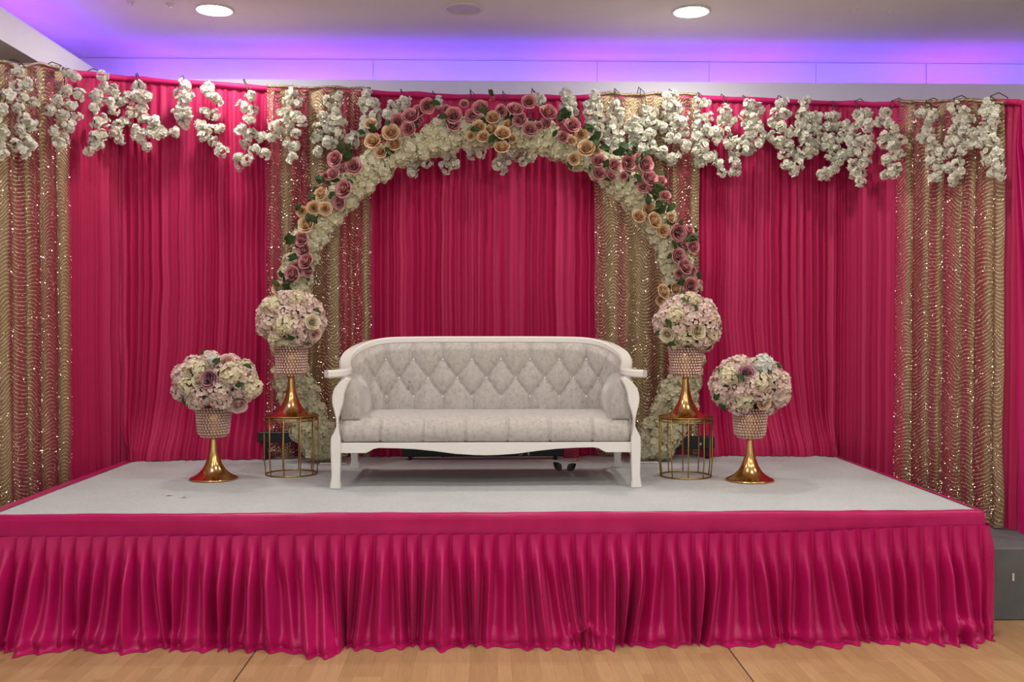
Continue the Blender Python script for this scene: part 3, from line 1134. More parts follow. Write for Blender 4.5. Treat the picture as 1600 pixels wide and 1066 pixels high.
def back_point(u, z, extra=0.0):
    p, nn = rail_at(mid + u)
    ztop = p.z - 0.012
    base = 0.030 + 0.02 * (1 - (z - 1.08) / 0.5)
    # diamond tufts
    aa = u / SPU + (z - ROW0) / (2 * RSP)
    bb = u / SPU - (z - ROW0) / (2 * RSP)
    tuft = (abs(math.sin(PI * aa)) * abs(math.sin(PI * bb))) ** 0.26
    vert = abs(math.cos(PI * u / SPU)) ** 0.45 * 0.85 + 0.15
    k = sm(z, ROW0 + RSP - 0.012, ROW0 + RSP + 0.02)
    k2 = 1 - sm(z, ROW0 - RSP - 0.02, ROW0 - RSP + 0.012)
    w = max(k, k2)
    puff = tuft * (1 - w) + vert * w
    side = sm(abs(u), 0.84, 0.98)
    puff = puff * (1 - side) + side
    edge = sm(ztop - z, 0.0, 0.06)
    side2 = sm(abs(u), 0.95, 1.15)
    d = (base + 0.045 * puff * (0.25 + 0.75 * edge)) * (1 - 0.5 * side2) + extra
    return Vector((p.x, p.y, z)) + nn * d


b = MB()
NU, NZ = 300, 56
for j in range(NZ + 2):
    for i in range(NU + 1):
        u = -UMAX + 2 * UMAX * i / NU
        p, nn = rail_at(mid + u)
        ztop = p.z - 0.022
        z = 1.08 + (ztop - 1.08) * min(j, NZ) / NZ
        b.v.append(back_point(u, z) if j <= NZ else Vector((p.x, p.y, ztop + 0.012)))
for j in range(NZ + 1):
    for i in range(NU):
        b.f.append((j * (NU + 1) + i, j * (NU + 1) + i + 1, (j + 1) * (NU + 1) + i + 1, (j + 1) * (NU + 1) + i))
o = link('backrest', mesh('backrest', [v - SO for v in b.v], b.f, M['velvet'], True), sofa)
# rear side of the back
b = MB()
for i in range(0, 61):
    u = -UMAX + 2 * UMAX * i / 60
    p, nn = rail_at(mid + u)
    for z in (1.02, p.z):
        b.v.append(Vector((p.x, p.y, z)) - nn * 0.02)
for i in range(60): b.f.append((2 * i, 2 * i + 2, 2 * i + 3, 2 * i + 1))
o = link('back_panel', mesh('back_panel', [v - SO for v in b.v], b.f, M['white_gloss'], True), sofa)
backrest = next(c for c in sofa.children if c.name.startswith('backrest'))
# crystal buttons
bt = MB(); bt.lathe([(0.0135, 0), (0.0150, 0.004), (0.0100, 0.011), (0.005, 0.014)], 8)
btm = mesh('crystal_button', bt.v, bt.f, M['button'])
for r_, (cnt, zz) in enumerate(((8, ROW0 + RSP), (9, ROW0), (8, ROW0 - RSP))):
    for k in range(cnt):
        u = (k - (cnt - 1) / 2) * SPU
        p = back_point(u, zz, 0.004)
        nn = rail_at(mid + u)[1]
        o = link('crystal_button', btm, backrest)
        o.location = p - SO
        o.rotation_euler = nn.to_track_quat('Z', 'Y').to_euler()

# seat: padded, channel seams across the front
prof = [(6.93, 1.06), (6.90, 1.115), (6.80, 1.128), (6.60, 1.138), (6.42, 1.138), (6.30, 1.128), (6.235, 1.105), (6.205, 1.07), (6.195, 1.03), (6.20, 0.995), (6.215, 0.972), (6.26, 0.962), (6.60, 0.960), (6.93, 0.960)]
x0, x1 = SCX - 0.925, SCX + 0.925
NX = 420
seams_x = [SCX + (k - 2.5) * 0.268 for k in range(6)]
b = MB()
for i in range(NX + 1):
    xx = x0 + (x1 - x0) * i / NX
    e = min(xx - x0, x1 - xx)
    sq = 1 - 0.10 * (1 - sm(e, 0, 0.05)) ** 2
    sd = min(abs(xx - q) for q in seams_x)
    ind = 0.014 * math.exp(-(sd / 0.009) ** 2)
    for (yy, zz) in prof:
        cy, cz_ = 6.56, 1.05
        y2 = cy + (yy - cy) * sq; z2 = cz_ + (zz - cz_) * sq
        if yy < 6.5:
            y2 += ind; z2 -= ind * 0.6 if zz > 1.08 else 0
        z2 += 0.004 * n1(xx * 7, yy * 3)
        b.v.append(Vector((xx, y2, z2)))
K = len(prof)
for i in range(NX):
    for k in range(K):
        b.f.append((i * K + k, i * K + (k + 1) % K, (i + 1) * K + (k + 1) % K, (i + 1) * K + k))
b.f.append(tuple(range(K))); b.f.append(tuple(NX * K + k for k in range(K - 1, -1, -1)))
sofa_part(b, 'seat', M['velvet'], 60)

# arm pads
for sgn in (-1, 1):
    ol = []
    xo = SCX + sgn * 0.915
    pts2 = [(0.0, 1.11), (-0.06, 1.11), (-0.118, 1.11), (-0.126, 1.16), (-0.124, 1.22), (-0.112, 1.28), (-0.088, 1.335), (-0.050, 1.380), (0.0, 1.395), (0.02, 1.33), (0.02, 1.20)]
    ol = [(xo + sgn * dx, z) for dx, z in pts2]
    b = MB(); b.extrude(ol, FY + 0.015, 6.78, 0.012)
    sofa_part(b, 'arm_pad', M['velvet'], 60)

# front apron with bracket outline, side and back rails
ap_px = [(532, 692), (532, 708), (560, 708), (572, 708), (578, 705), (584, 701.5), (592, 700), (620, 700.5), (650, 702), (680, 705), (710, 709), (740, 711), (762, 711.5)]
lo_ = [(at(px, py, FY).x, at(px, py, FY).z) for px, py in ap_px]
lo_ = [(min(x, SCX), z) for x, z in lo_]
ol = lo_ + [(2 * SCX - x, z) for x, z in reversed(lo_[:-1])]
b = MB(); b.extrude(ol, FY - 0.012, FY + 0.012, 0.003)
sofa_part(b, 'front_apron', M['white_gloss'], 30)
zt = lo_[0][1]
for sgn in (-1, 1):
    b = MB(); b.box(SCX + sgn * 0.945 - 0.014, SCX + sgn * 0.945 + 0.014, FY, BY - 0.06, zt - 0.07, zt, 0.003)
    sofa_part(b, 'side_rail', M['white_gloss'], 30)
b = MB(); b.box(SCX - 0.93, SCX + 0.93, BY - 0.10, BY - 0.07, zt - 0.04, zt, 0.003)
sofa_part(b, 'back_rail', M['white_gloss'], 30)
# black lining cloth under the seat, with a ragged lower edge
b = MB()
rg = random.Random(3)
n = 80
for i in range(n + 1):
    xx = SCX - 0.9 + 1.8 * i / n
    b.v.append(Vector((xx, FY + 0.02, 0.965)))
    b.v.append(Vector((xx, FY + 0.021, 0.957 - 0.014 * max(0, n1(i * 0.37, 5)) - 0.004)))
    b.v.append(Vector((xx, BY - 0.12, 0.957)))
for i in range(n):
    a = 3 * i
    b.f += [(a, a + 1, a + 4, a + 3), (a, a + 3, a + 5, a + 2)]
sofa_part(b, 'lining', M['black'])

# ================================================================== flower meshes
def petal(V, F, base, d, nrm, L, W, cup, n=2):
    """petal from base along d, face normal nrm, curling by cup"""
    side = d.cross(nrm).normalized()
    q = len(V)
    V.append(base)
    V.append(base + d * L * 0.45 - side * W * 0.42 + nrm * cup * L * 0.30)
    V.append(base + d * L * 0.45 + side * W * 0.42 + nrm * cup * L * 0.30)
    V.append(base + d * L * 0.86 - side * W * 0.40 + nrm * cup * L * 0.42)
    V.append(base + d * L * 0.86 + side * W * 0.40 + nrm * cup * L * 0.42)
    V.append(base + d * L + nrm * cup * L * 0.20)
    V.append(base + d * L * 0.5 + nrm * cup * L * 0.05)
    F += [(q, q + 1, q + 6), (q, q + 6, q + 2), (q + 1, q + 3, q + 6), (q + 6, q + 4, q + 2), (q + 3, q + 5, q + 6), (q + 6, q + 5, q + 4)]


def floret(V, F, c, nrm, size, r, np_=4, cup=0.35):
    e1 = nrm.orthogonal().normalized()
    e2 = nrm.cross(e1)
    a0 = r.uniform(0, 2 * PI)
    for k in range(np_):
        a = a0 + 2 * PI * k / np_ + r.uniform(-.15, .15)
        d = (e1 * math.cos(a) + e2 * math.sin(a))
        d = (d + nrm * r.uniform(0.0, 0.45)).normalized()
        nn = (nrm - d * nrm.dot(d)).normalized()
        petal(V, F, c, d, nn, size * r.uniform(0.85, 1.1), size * r.uniform(0.95, 1.2), cup * r.uniform(0.3, 1.2))


def fib_sphere(n, r, zmin=-1.0, jit=0.1):
    out = []
    for i in range(n):
        z = 1 - (1 - zmin) * (i + 0.5) / n
        a = i * 2.399963 + r.uniform(-jit, jit) * 3
        q = math.sqrt(max(0, 1 - z * z))
        out.append(Vector((q * math.cos(a), q * math.sin(a), z)))
    return out


def hydrangea(name, seed, mat, rad, nf, fs, zmin=-0.25, np_=4, sq=0.85):
    r = random.Random(seed)
    V, F = [], []
    for d in fib_sphere(nf, r, zmin):
        c = Vector((d.x * rad, d.y * rad, d.z * rad * sq)) * r.uniform(0.80, 1.0)
        nn = (d + Vector((r.uniform(-.35, .35), r.uniform(-.35, .35), r.uniform(-.35, .35)))).normalized()
        floret(V, F, c, nn, fs * r.uniform(0.85, 1.15), r, np_)
    return mesh(name, V, F, mat, False)


def rose_mesh(name, seed, mat, rad=0.075):
    """spiral rose facing +z, outer radius rad: rings of cupped petals, each tucked under its neighbour"""
    r = random.Random(seed)
    V, F, U = [], [], []
    # (rim radius, count, rim height, rim flare)
    layers = [(0.11, 2, 0.70, 0.0), (0.25, 3, 0.70, 0.02), (0.44, 3, 0.64, 0.05), (0.66, 4, 0.50, 0.10), (0.86, 5, 0.28, 0.14)]
    a0 = r.uniform(0, 6.28)
    for li, (rr, cnt, hh, fl) in enumerate(layers):
        for k in range(cnt):
            a = a0 + 2 * PI * k / cnt + r.uniform(-.12, .12)
            half_ = PI / cnt * 1.35
            q = len(V)
            NA, NH = 8, 6
            hj = r.uniform(-.05, .06)
            for j in range(NH + 1):
                t = j / NH
                for i in range(NA + 1):
                    w = (i / NA - 0.5) * 2
                    an = a + w * half_ * (0.5 + 0.5 * t)
                    rad_ = rr * (0.25 + 0.75 * math.sin(PI / 2 * t))
                    rad_ += (0.035 + 0.075 * rr) * w * t          # one edge out, the other tucked in
                    rad_ += fl * max(0, (t - 0.65) / 0.35) ** 1.5 * (1 - 0.6 * w * w)
                    z = (hh + hj) * t - 0.40 * (1 - t) - 0.16 * (abs(w) ** 3) * t
                    z -= fl * 0.8 * max(0, (t - 0.8) / 0.2) ** 2
                    V.append(Vector((rad_ * math.cos(an), rad_ * math.sin(an), z - 0.25)) * rad)
                    U.append((w * 0.5 + 0.5, t))
            for j in range(NH):
                for i in range(NA):
                    c = q + j * (NA + 1) + i
                    F.append((c, c + 1, c + NA + 2, c + NA + 1))
        a0 += 0.9
    return mesh(name, V, F, mat, True, U)


def leaf_mesh(name, mat, L=0.085, W=0.045):
    V, F = [], []
    n = 6
    for i in range(n + 1):
        t = i / n
        w = W * math.sin(PI * min(1, t ** 0.8)) * 0.5 + 0.0005
        z = 0.18 * L * math.sin(PI * t * 0.9)
        V += [Vector((-w, t * L, z + w * 0.25)), Vector((0, t * L, z)), Vector((w, t * L, z + w * 0.25))]
    for i in range(n):
        a = i * 3
        F += [(a, a + 1, a + 4, a + 3), (a + 1, a + 2, a + 5, a + 4)]
    return mesh(name, V, F, mat, True)


def blossom_cluster(name, seed, mat):
    r = random.Random(seed)
    V, F = [], []
    for _ in range(13):
        d = Vector((r.gauss(0, 1), r.gauss(0, 1), r.gauss(0, 1))).normalized()
        c = Vector((d.x * 0.040, d.y * 0.036, d.z * 0.034)) * r.uniform(0.4, 1.15)
        for ring, (np_, sz, cup) in enumerate(((5, 0.025, 0.5), (5, 0.018, 1.0), (3, 0.011, 1.6))):
            nn = (d + Vector((r.uniform(-.3, .3), r.uniform(-.3, .3), r.uniform(-.3, .3)))).normalized()
            floret(V, F, c + d * 0.004 * ring, nn, sz * r.uniform(0.85, 1.2), r, np_, cup)
    # ruffle
    for v in V:
        v += Vector((r.uniform(-1, 1), r.uniform(-1, 1), r.uniform(-1, 1))) * 0.0028
    return mesh(name, V, F, mat)


def bud_mesh(name, mat, seed):
    r = random.Random(seed)
    V, F = [], []
    for _ in range(7):
        c = Vector((r.uniform(-.03, .03), r.uniform(-.03, .03), r.uniform(-.01, .02)))
        floret(V, F, c, Vector((r.uniform(-.5, .5), r.uniform(-.5, .5), 1)).normalized(), 0.016, r, 5, 0.8)
    return mesh(name, V, F, mat)


ME = {
    'cream_head': [hydrangea('cream_blossom', 100 + i, M['cream'], 0.070, 42, 0.026, -0.5) for i in range(3)],
    'blossom': [blossom_cluster('blossom_cluster', 110 + i, M['blossom']) for i in range(6)],
    'blush': [hydrangea('blush_hydrangea', 120 + i, M['blush'], 0.072, 62, 0.0165, -0.3) for i in range(3)],
    'ivory': [hydrangea('ivory_hydrangea', 130 + i, M['ivory'], 0.062, 40, 0.020, -0.3) for i in range(2)],
    'white_h': [hydrangea('white_hydrangea', 140, M['white_h'], 0.055, 22, 0.030, -0.2)],
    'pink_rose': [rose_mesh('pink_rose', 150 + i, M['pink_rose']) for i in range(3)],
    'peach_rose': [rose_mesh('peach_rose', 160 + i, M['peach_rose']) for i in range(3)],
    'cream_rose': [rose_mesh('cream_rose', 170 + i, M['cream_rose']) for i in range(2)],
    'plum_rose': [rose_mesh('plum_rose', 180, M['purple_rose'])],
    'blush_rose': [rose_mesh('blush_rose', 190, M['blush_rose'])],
    'leaf': [leaf_mesh('leaf', M['leaf'])],
    'grey_leaf': [leaf_mesh('leaf', M['leaf_grey'])],
    'buds': [bud_mesh('flower_buds', M['bud'], 7)],
}
RG = random.Random(77)


def put(kind, parent, org, pos, nrm, scale=1.0, name=None, roll=None, label=None):
    me = RG.choice(ME[kind])
    o = link(name or me.name.split('.')[0], me, parent)
    o.location = Vector(pos) - Vector(org)
    q = Vector(nrm).normalized().to_track_quat('Z', 'Y')
    o.rotation_mode = 'QUATERNION'
    from mathutils import Quaternion
    o.rotation_quaternion = q @ Quaternion((0, 0, 1), RG.uniform(0, 2 * PI) if roll is None else roll)
    o.scale = (scale,) * 3
    if label: o['label'] = label
    return o


# ================================================================== floral arch
AY = 7.42
ac = at(765, 518, AY)
ACX, ACZ = ac.x, ac.z
AR = 313.0 / (FPX / AY)
arch = empty('floral_arch', (ACX, AY, SZ), 'round wedding arch covered in cream blossoms with pink and peach roses', 'flower arch')
AO = Vector((ACX, AY, SZ))
b = MB()
a_low = math.asin((SZ + 0.012 - ACZ) / AR)
pts = [Vector((AR * math.cos(a), 0, ACZ + AR * math.sin(a) - SZ)) for a in [a_low + (PI - 2 * a_low) * i / 72 for i in range(73)]]
b.tube(pts, 0.014, 8)
b.build('ring_frame', M['white_gloss'], arch, True)
for sgn in (-1, 1):
    b = MB(); xx = sgn * AR * math.cos(a_low)
    b.box(xx - 0.10, xx + 0.10, -0.14, 0.14, 0.0, 0.012, 0.003)
    b.build('foot_plate', M['white_gloss'], arch)
L = AR * (PI - 2 * a_low)
steps = int(L / 0.090)
cnt = 0
for i in range(steps + 1):
    a = a_low + 0.035 + (PI - 2 * a_low - 0.07) * i / steps
    rad = Vector((math.cos(a), 0, math.sin(a)))
    P = Vector((ACX, AY, ACZ)) + rad * AR
    low = 1 - sm(P.z, SZ + 0.15, SZ + 0.9)
    for k in range(4):
        ph = (-0.95, -0.32, 0.32, 0.95)[k] + RG.uniform(-.2, .2) + (0.3 if i % 2 else -0.3) * 0.5
        if k == 3 and i % 3 and P.z > 1.4: continue
        dirv = (rad * math.sin(ph) + Vector((0, -1, 0)) * math.cos(ph)).normalized()
        wide = 0.085 + 0.03 * low
        pos = P + rad * math.sin(ph) * wide + Vector((0, -1, 0)) * (math.cos(ph) * 0.05 + 0.01)
        pos.z = max(pos.z, SZ + 0.085)
        put('cream_head', arch, AO, pos, dirv + Vector((RG.uniform(-.3, .3), 0, RG.uniform(-.3, .3))), RG.uniform(0.78, 1.08))
        cnt += 1


def c5(l): return [(420 + x / 3.046, 130 + y / 3.046, r / 3.046) for x, y, r in l]
def c6(l): return [(720 + x / 3.046, 130 + y / 3.046, r / 3.046) for x, y, r in l]


pinks = c5([(310, 358, 35), (402, 392, 37), (350, 405, 25), (300, 430, 30), (352, 500, 40), (330, 570, 30), (150, 740, 33), (160, 795, 33), (172, 845, 36), (180, 895, 28), (105, 910, 38), (130, 872, 20),
            (615, 178, 33), (672, 150, 38), (710, 130, 28), (660, 215, 34), (757, 108, 34), (715, 175, 20), (878, 150, 37), (880, 195, 30), (845, 118, 18), (270, 445, 18)]) + \
    c6([(15, 95, 20), (90, 112, 35), (50, 150, 28), (195, 130, 28), (260, 118, 36), (278, 170, 32), (330, 215, 34), (325, 85, 32), (420, 133, 38), (400, 190, 28), (370, 200, 20), (535, 195, 34),
        (490, 255, 25), (655, 365, 32), (735, 388, 30), (803, 380, 36), (660, 425, 30), (720, 440, 22), (775, 440, 20), (885, 385, 38), (905, 450, 36), (868, 490, 28), (905, 505, 25), (958, 460, 22), (975, 532, 24),
        (1040, 712, 40), (1090, 700, 25), (1055, 760, 30), (1110, 778, 30), (1040, 822, 35), (1073, 870, 37), (1105, 895, 20), (1040, 910, 22), (1100, 965, 38), (845, 350, 18)])
peaches = c5([(482, 188, 28), (490, 270, 36), (580, 230, 38), (597, 285, 32), (530, 325, 28), (535, 262, 16), (242, 525, 30), (213, 597, 32), (268, 597, 30), (158, 612, 26), (172, 672, 36), (45, 975, 30)]) + \
    c6([(88, 202, 30), (152, 158, 32), (142, 215, 32), (200, 232, 34), (225, 190, 24), (105, 250, 28), (195, 298, 34), (245, 262, 22), (45, 250, 22), (575, 245, 30), (597, 305, 38), (530, 270, 22), (645, 322, 20), (540, 360, 28),
        (850, 630, 30), (898, 603, 33), (928, 650, 36), (965, 702, 30), (1005, 640, 22), (970, 990, 34), (1028, 978, 30), (955, 1035, 25)])
budl = c5([(85, 845, 12), (265, 495, 14), (290, 535, 14), (250, 470, 14), (830, 130, 16), (720, 200, 14)]) + c6([(150, 75, 16), (470, 190, 22), (490, 215, 22), (480, 180, 20), (520, 265, 16), (700, 430, 18), (830, 440, 14), (1140, 950, 10), (1125, 745, 12)])
leaves = c5([(375, 340, 30), (385, 310, 26), (345, 300, 24), (240, 460, 22), (305, 535, 22), (205, 650, 24), (105, 745, 24), (95, 735, 22), (110, 830, 24), (60, 910, 18), (30, 955, 22), (85, 970, 26), (490, 215, 24), (440, 235, 18), (570, 190, 20), (790, 100, 22), (830, 165, 24), (205, 545, 20), (190, 640, 22), (140, 590, 16), (560, 320, 18), (90, 955, 22)]) + \
    c6([(145, 45, 18), (110, 130, 24), (70, 220, 20), (150, 270, 26), (490, 145, 26), (470, 160, 24), (510, 150, 22), (605, 215, 26), (635, 250, 30), (640, 285, 28), (685, 310, 26), (770, 310, 30), (790, 330, 28), (750, 330, 26), (880, 345, 24), (850, 370, 22), (940, 500, 28), (920, 530, 24), (890, 555, 22), (1000, 595, 26), (950, 580, 26), (960, 600, 26), (1050, 665, 16), (1110, 740, 20), (1015, 770, 22), (1130, 915, 18), (1050, 945, 22), (450, 240, 18), (690, 380, 20), (840, 455, 24), (180, 265, 22), (820, 300, 22), (1020, 700, 20), (1085, 740, 20), (620, 400, 18)])
PXM = FPX / AY
for kind, lst in (('pink_rose', pinks), ('peach_rose', peaches)):
    for k, (px, py, r) in enumerate(lst):
        Y = AY - 0.14 - RG.uniform(0, 0.035) - 0.02 * (r > 11)
        p = at(px, py, Y)
        rd = Vector((p.x - ACX, 0, p.z - ACZ))
        over = max(0, rd.length - AR)
        p2 = p
        nrm = Vector((0, -1, 0)) + rd.normalized() * RG.uniform(0.0, 0.5) + Vector((RG.uniform(-.35, .35), 0, RG.uniform(-.25, .35)))
        put(kind, arch, AO, p2, nrm, (r / PXM) / 0.075 * 1.12)
        if k % 3 != 2:
            an = RG.uniform(0, 2 * PI)
            edge_ = p2 + Vector((math.cos(an), 0.045, math.sin(an))) * (r / PXM) * Vector((1, 1, 1)).x
            edge_.y = p2.y + 0.035
            lf = put('leaf', arch, AO, edge_, Vector((RG.uniform(-.4, .4), -1, RG.uniform(-.3, .5))), RG.uniform(0.7, 1.0))
            lf.location = lf.location - (lf.rotation_quaternion @ Vector((0, 0.03, 0)))
for px, py, r in budl:
    p = at(px, py, AY - 0.16)
    put('buds', arch, AO, p, Vector((RG.uniform(-.4, .4), -1, RG.uniform(-.2, .4))), r / PXM / 0.045)
for px, py, r in leaves:
    p = at(px, py, AY - 0.165 - RG.uniform(0, 0.03))
    nn = Vector((RG.uniform(-.7, .7), -1, RG.uniform(-.3, .8))).normalized()
    for q in range(2):
        o = put('leaf', arch, AO, p, nn + Vector((RG.uniform(-.4, .4), 0, RG.uniform(-.4, .4))), r * 3.046 / 26 * RG.uniform(0.95, 1.3))
        rd = Vector((p.x - ACX, 0, p.z - ACZ)).normalized()
        # tuck the leaf base under the roses
        o.location = o.location - (o.rotation_quaternion @ Vector((0, 0.042, 0))) * o.scale[0]
print('arch heads', cnt)

# ================================================================== hanging blossom garlands
GAR = [
    ((2, 150), [(2, 170), (-2, 188), (4, 205), (0, 222), (3, 240)], 'cut by the left picture edge on the gold curtain'),
    ((33, 100), [(30, 112), (26, 134), (42, 132), (14, 148), (36, 152), (52, 160), (28, 168), (38, 185), (48, 195), (30, 202), (40, 218), (24, 226), (50, 226), (38, 236)], 'on the leftmost gold curtain, wide and straight'),
    ((95, 104), [(104, 112), (119, 122), (106, 142), (122, 148), (90, 158), (76, 172), (110, 165), (98, 178), (120, 182), (106, 196), (84, 206), (98, 218), (90, 224)], 'at the seam of leftmost gold and pink curtains'),
    ((158, 114), [(160, 118), (162, 136), (176, 142), (150, 150), (168, 160), (188, 158), (202, 152), (178, 172), (146, 168), (152, 190), (162, 188), (148, 214), (160, 210), (140, 236), (150, 226)], 'on the left pink curtain with a short side twig'),
    ((212, 118), [(216, 134), (214, 150), (228, 152), (220, 168), (206, 176), (222, 184), (184, 196), (194, 190), (178, 206), (190, 218), (212, 204), (242, 190), (252, 208), (232, 208), (218, 216), (230, 228), (240, 200)], 'widest bunch on the left pink curtain'),
    ((283, 122), [(289, 132), (282, 148), (294, 150), (286, 160), (280, 176), (296, 176), (288, 192), (274, 206)], 'shortest strand on the left pink curtain'),
    ((322, 130), [(324, 138), (330, 150), (340, 156), (322, 176), (334, 180), (314, 196), (328, 202), (344, 202), (318, 212), (334, 222), (346, 236)], 'on left pink curtain, left of the one by gold seam'),
    ((380, 127), [(392, 150), (382, 166), (396, 172), (388, 188), (374, 202), (392, 208), (408, 214), (384, 222), (398, 234), (372, 244), (386, 250), (374, 258), (414, 240)], 'at the right end of the left pink curtain'),
    ((455, 137), [(456, 145), (450, 158), (466, 160), (444, 178), (460, 182), (430, 198), (452, 196), (470, 188), (424, 216), (440, 210), (464, 208), (450, 226), (462, 230), (456, 246)], 'on left centre gold curtain, nearer the pink seam'),
    ((522, 140), [(526, 150), (514, 160), (526, 170), (506, 182), (520, 188), (534, 190), (500, 200), (516, 204), (530, 208), (494, 216), (510, 222), (498, 238), (520, 224), (548, 216), (552, 224)], 'on left centre gold curtain, nearer the arch'),
    ((573, 143), [(573, 148), (568, 158), (582, 160), (572, 172), (586, 180), (572, 190), (584, 196), (568, 206)], 'just left of the arch peach roses'),
    ((626, 143), [(633, 158), (628, 164), (612, 168), (618, 176), (608, 180), (640, 250), (652, 258), (668, 256), (644, 268), (660, 244), (672, 238)], 'falling behind the upper left of the arch'),
    ((676, 146), [(686, 160), (690, 240), (702, 244), (710, 256), (696, 262), (682, 236), (706, 236)], 'showing below the arch top, left of centre'),
    ((735, 143), [(742, 232), (752, 228), (736, 240), (750, 240)], 'small tuft below the arch top peach roses'),
    ((786, 146), [(780, 246), (790, 250), (776, 258), (786, 264)], 'lowest small tuft below the arch top'),
    ((832, 142), [(840, 152), (846, 158), (800, 232), (806, 242), (820, 236), (828, 244), (818, 252)], 'showing below the arch top, right of centre'),
    ((885, 140), [(885, 146), (880, 158), (892, 160), (884, 172), (894, 174), (886, 186)], 'thin strand above the right arch roses'),
    ((930, 148), [(930, 152), (920, 164), (932, 168), (922, 180), (936, 184), (924, 194), (936, 200), (926, 208), (940, 212), (948, 222)], 'at the left edge of the right centre gold curtain'),
    ((962, 142), [(960, 168), (970, 178), (954, 188), (964, 192), (956, 206), (966, 208), (952, 222), (966, 222), (948, 234), (962, 238), (980, 232)], 'thin strand with bare wires on right centre gold curtain'),
    ((1000, 140), [(1006, 172), (1018, 176), (992, 190), (1008, 190), (1024, 194), (984, 200), (998, 206), (1016, 208), (990, 216), (1008, 220), (1002, 234), (1018, 232), (1034, 238), (1048, 250)], 'wide bunch at middle of the right centre gold curtain'),
    ((1048, 143), [(1042, 150), (1052, 150), (1044, 164), (1056, 168), (1040, 182), (1054, 186), (1066, 190), (1036, 198), (1050, 200), (1068, 206), (1046, 216), (1062, 216), (1072, 228), (1036, 240), (1052, 246)], 'large bunch at right of the right centre gold curtain'),
    ((1093, 148), [(1090, 160), (1102, 164), (1092, 180), (1106, 184), (1088, 196), (1102, 200), (1110, 208), (1090, 212), (1098, 228), (1090, 236), (1104, 246), (1110, 246), (1094, 254)], 'at the seam of right centre gold and pink'),
    ((1130, 151), [(1134, 174), (1128, 186), (1142, 190), (1120, 206), (1134, 208), (1122, 220), (1136, 226), (1152, 222), (1146, 240), (1160, 234), (1126, 256), (1148, 254), (1128, 268), (1148, 266)], 'double tipped bunch at left of right pink curtain'),
    ((1164, 153), [(1170, 164), (1184, 170), (1164, 178), (1178, 182), (1170, 192), (1186, 198), (1172, 208), (1190, 212), (1166, 220), (1184, 224), (1166, 236)], 'second strand of right pink curtain from its left'),
    ((1220, 153), [(1220, 160), (1212, 178), (1226, 178), (1208, 194), (1222, 198), (1230, 206), (1206, 214), (1218, 222), (1232, 226), (1226, 240), (1242, 240), (1230, 258), (1246, 258), (1238, 266)], 'V shaped bunch on the middle of right pink curtain'),
    ((1258, 158), [(1258, 160), (1254, 180), (1268, 182), (1276, 184), (1250, 196), (1266, 198), (1274, 204), (1258, 214), (1248, 206), (1266, 222), (1260, 232), (1272, 232), (1252, 246), (1264, 240)], 'dense strand on right pink curtain, right of V bunch'),
    ((1302, 162), [(1300, 182), (1294, 198), (1304, 196), (1286, 216), (1298, 218), (1290, 228), (1306, 232), (1316, 244), (1298, 244), (1308, 252), (1300, 262), (1284, 274), (1294, 270)], 'long thin strand on right pink curtain'),
    ((1335, 160), [(1340, 178), (1352, 178), (1346, 190), (1358, 196), (1320, 196), (1332, 202), (1314, 214), (1328, 218), (1356, 214), (1344, 220), (1360, 228), (1330, 236), (1344, 238), (1356, 240), (1334, 258), (1350, 254), (1336, 272), (1346, 268), (1344, 284)], 'longest bunch on right pink curtain'),
    ((1393, 160), [(1384, 176), (1376, 190), (1388, 192), (1398, 200), (1384, 212), (1396, 216), (1408, 218), (1380, 224), (1394, 228), (1404, 240), (1386, 248), (1396, 256), (1382, 272), (1394, 270), (1402, 262)], 'last strand at right end of right pink curtain'),
    ((1447, 160), [(1440, 176), (1450, 188), (1458, 178), (1448, 202), (1444, 216), (1456, 218), (1452, 232), (1464, 236), (1472, 240), (1456, 252), (1466, 258), (1458, 278), (1468, 276)], 'on rightmost gold curtain, left of three'),
    ((1490, 156), [(1490, 168), (1508, 174), (1496, 186), (1512, 188), (1492, 202), (1506, 204), (1522, 208), (1486, 220), (1500, 222), (1518, 220), (1490, 236), (1504, 232), (1482, 262), (1496, 256), (1500, 268), (1490, 280)], 'on rightmost gold curtain, middle of three'),
    ((1548, 152), [(1542, 162), (1552, 172), (1540, 176), (1552, 186), (1536, 200), (1550, 200), (1542, 214), (1534, 222), (1552, 220), (1544, 236), (1558, 240), (1546, 252), (1560, 258), (1552, 270), (1562, 272)], 'on rightmost gold curtain, right of three'),
]


def wall_at(px, py, off):
    s = s_px(px)
    p, nn = dpt(s)
    d = ray(px, py)
    # plane through p+nn*off with normal nn
    o = p + nn * off
    t = (o - CAM).dot(nn) / d.dot(nn)
    return CAM + d * t, nn


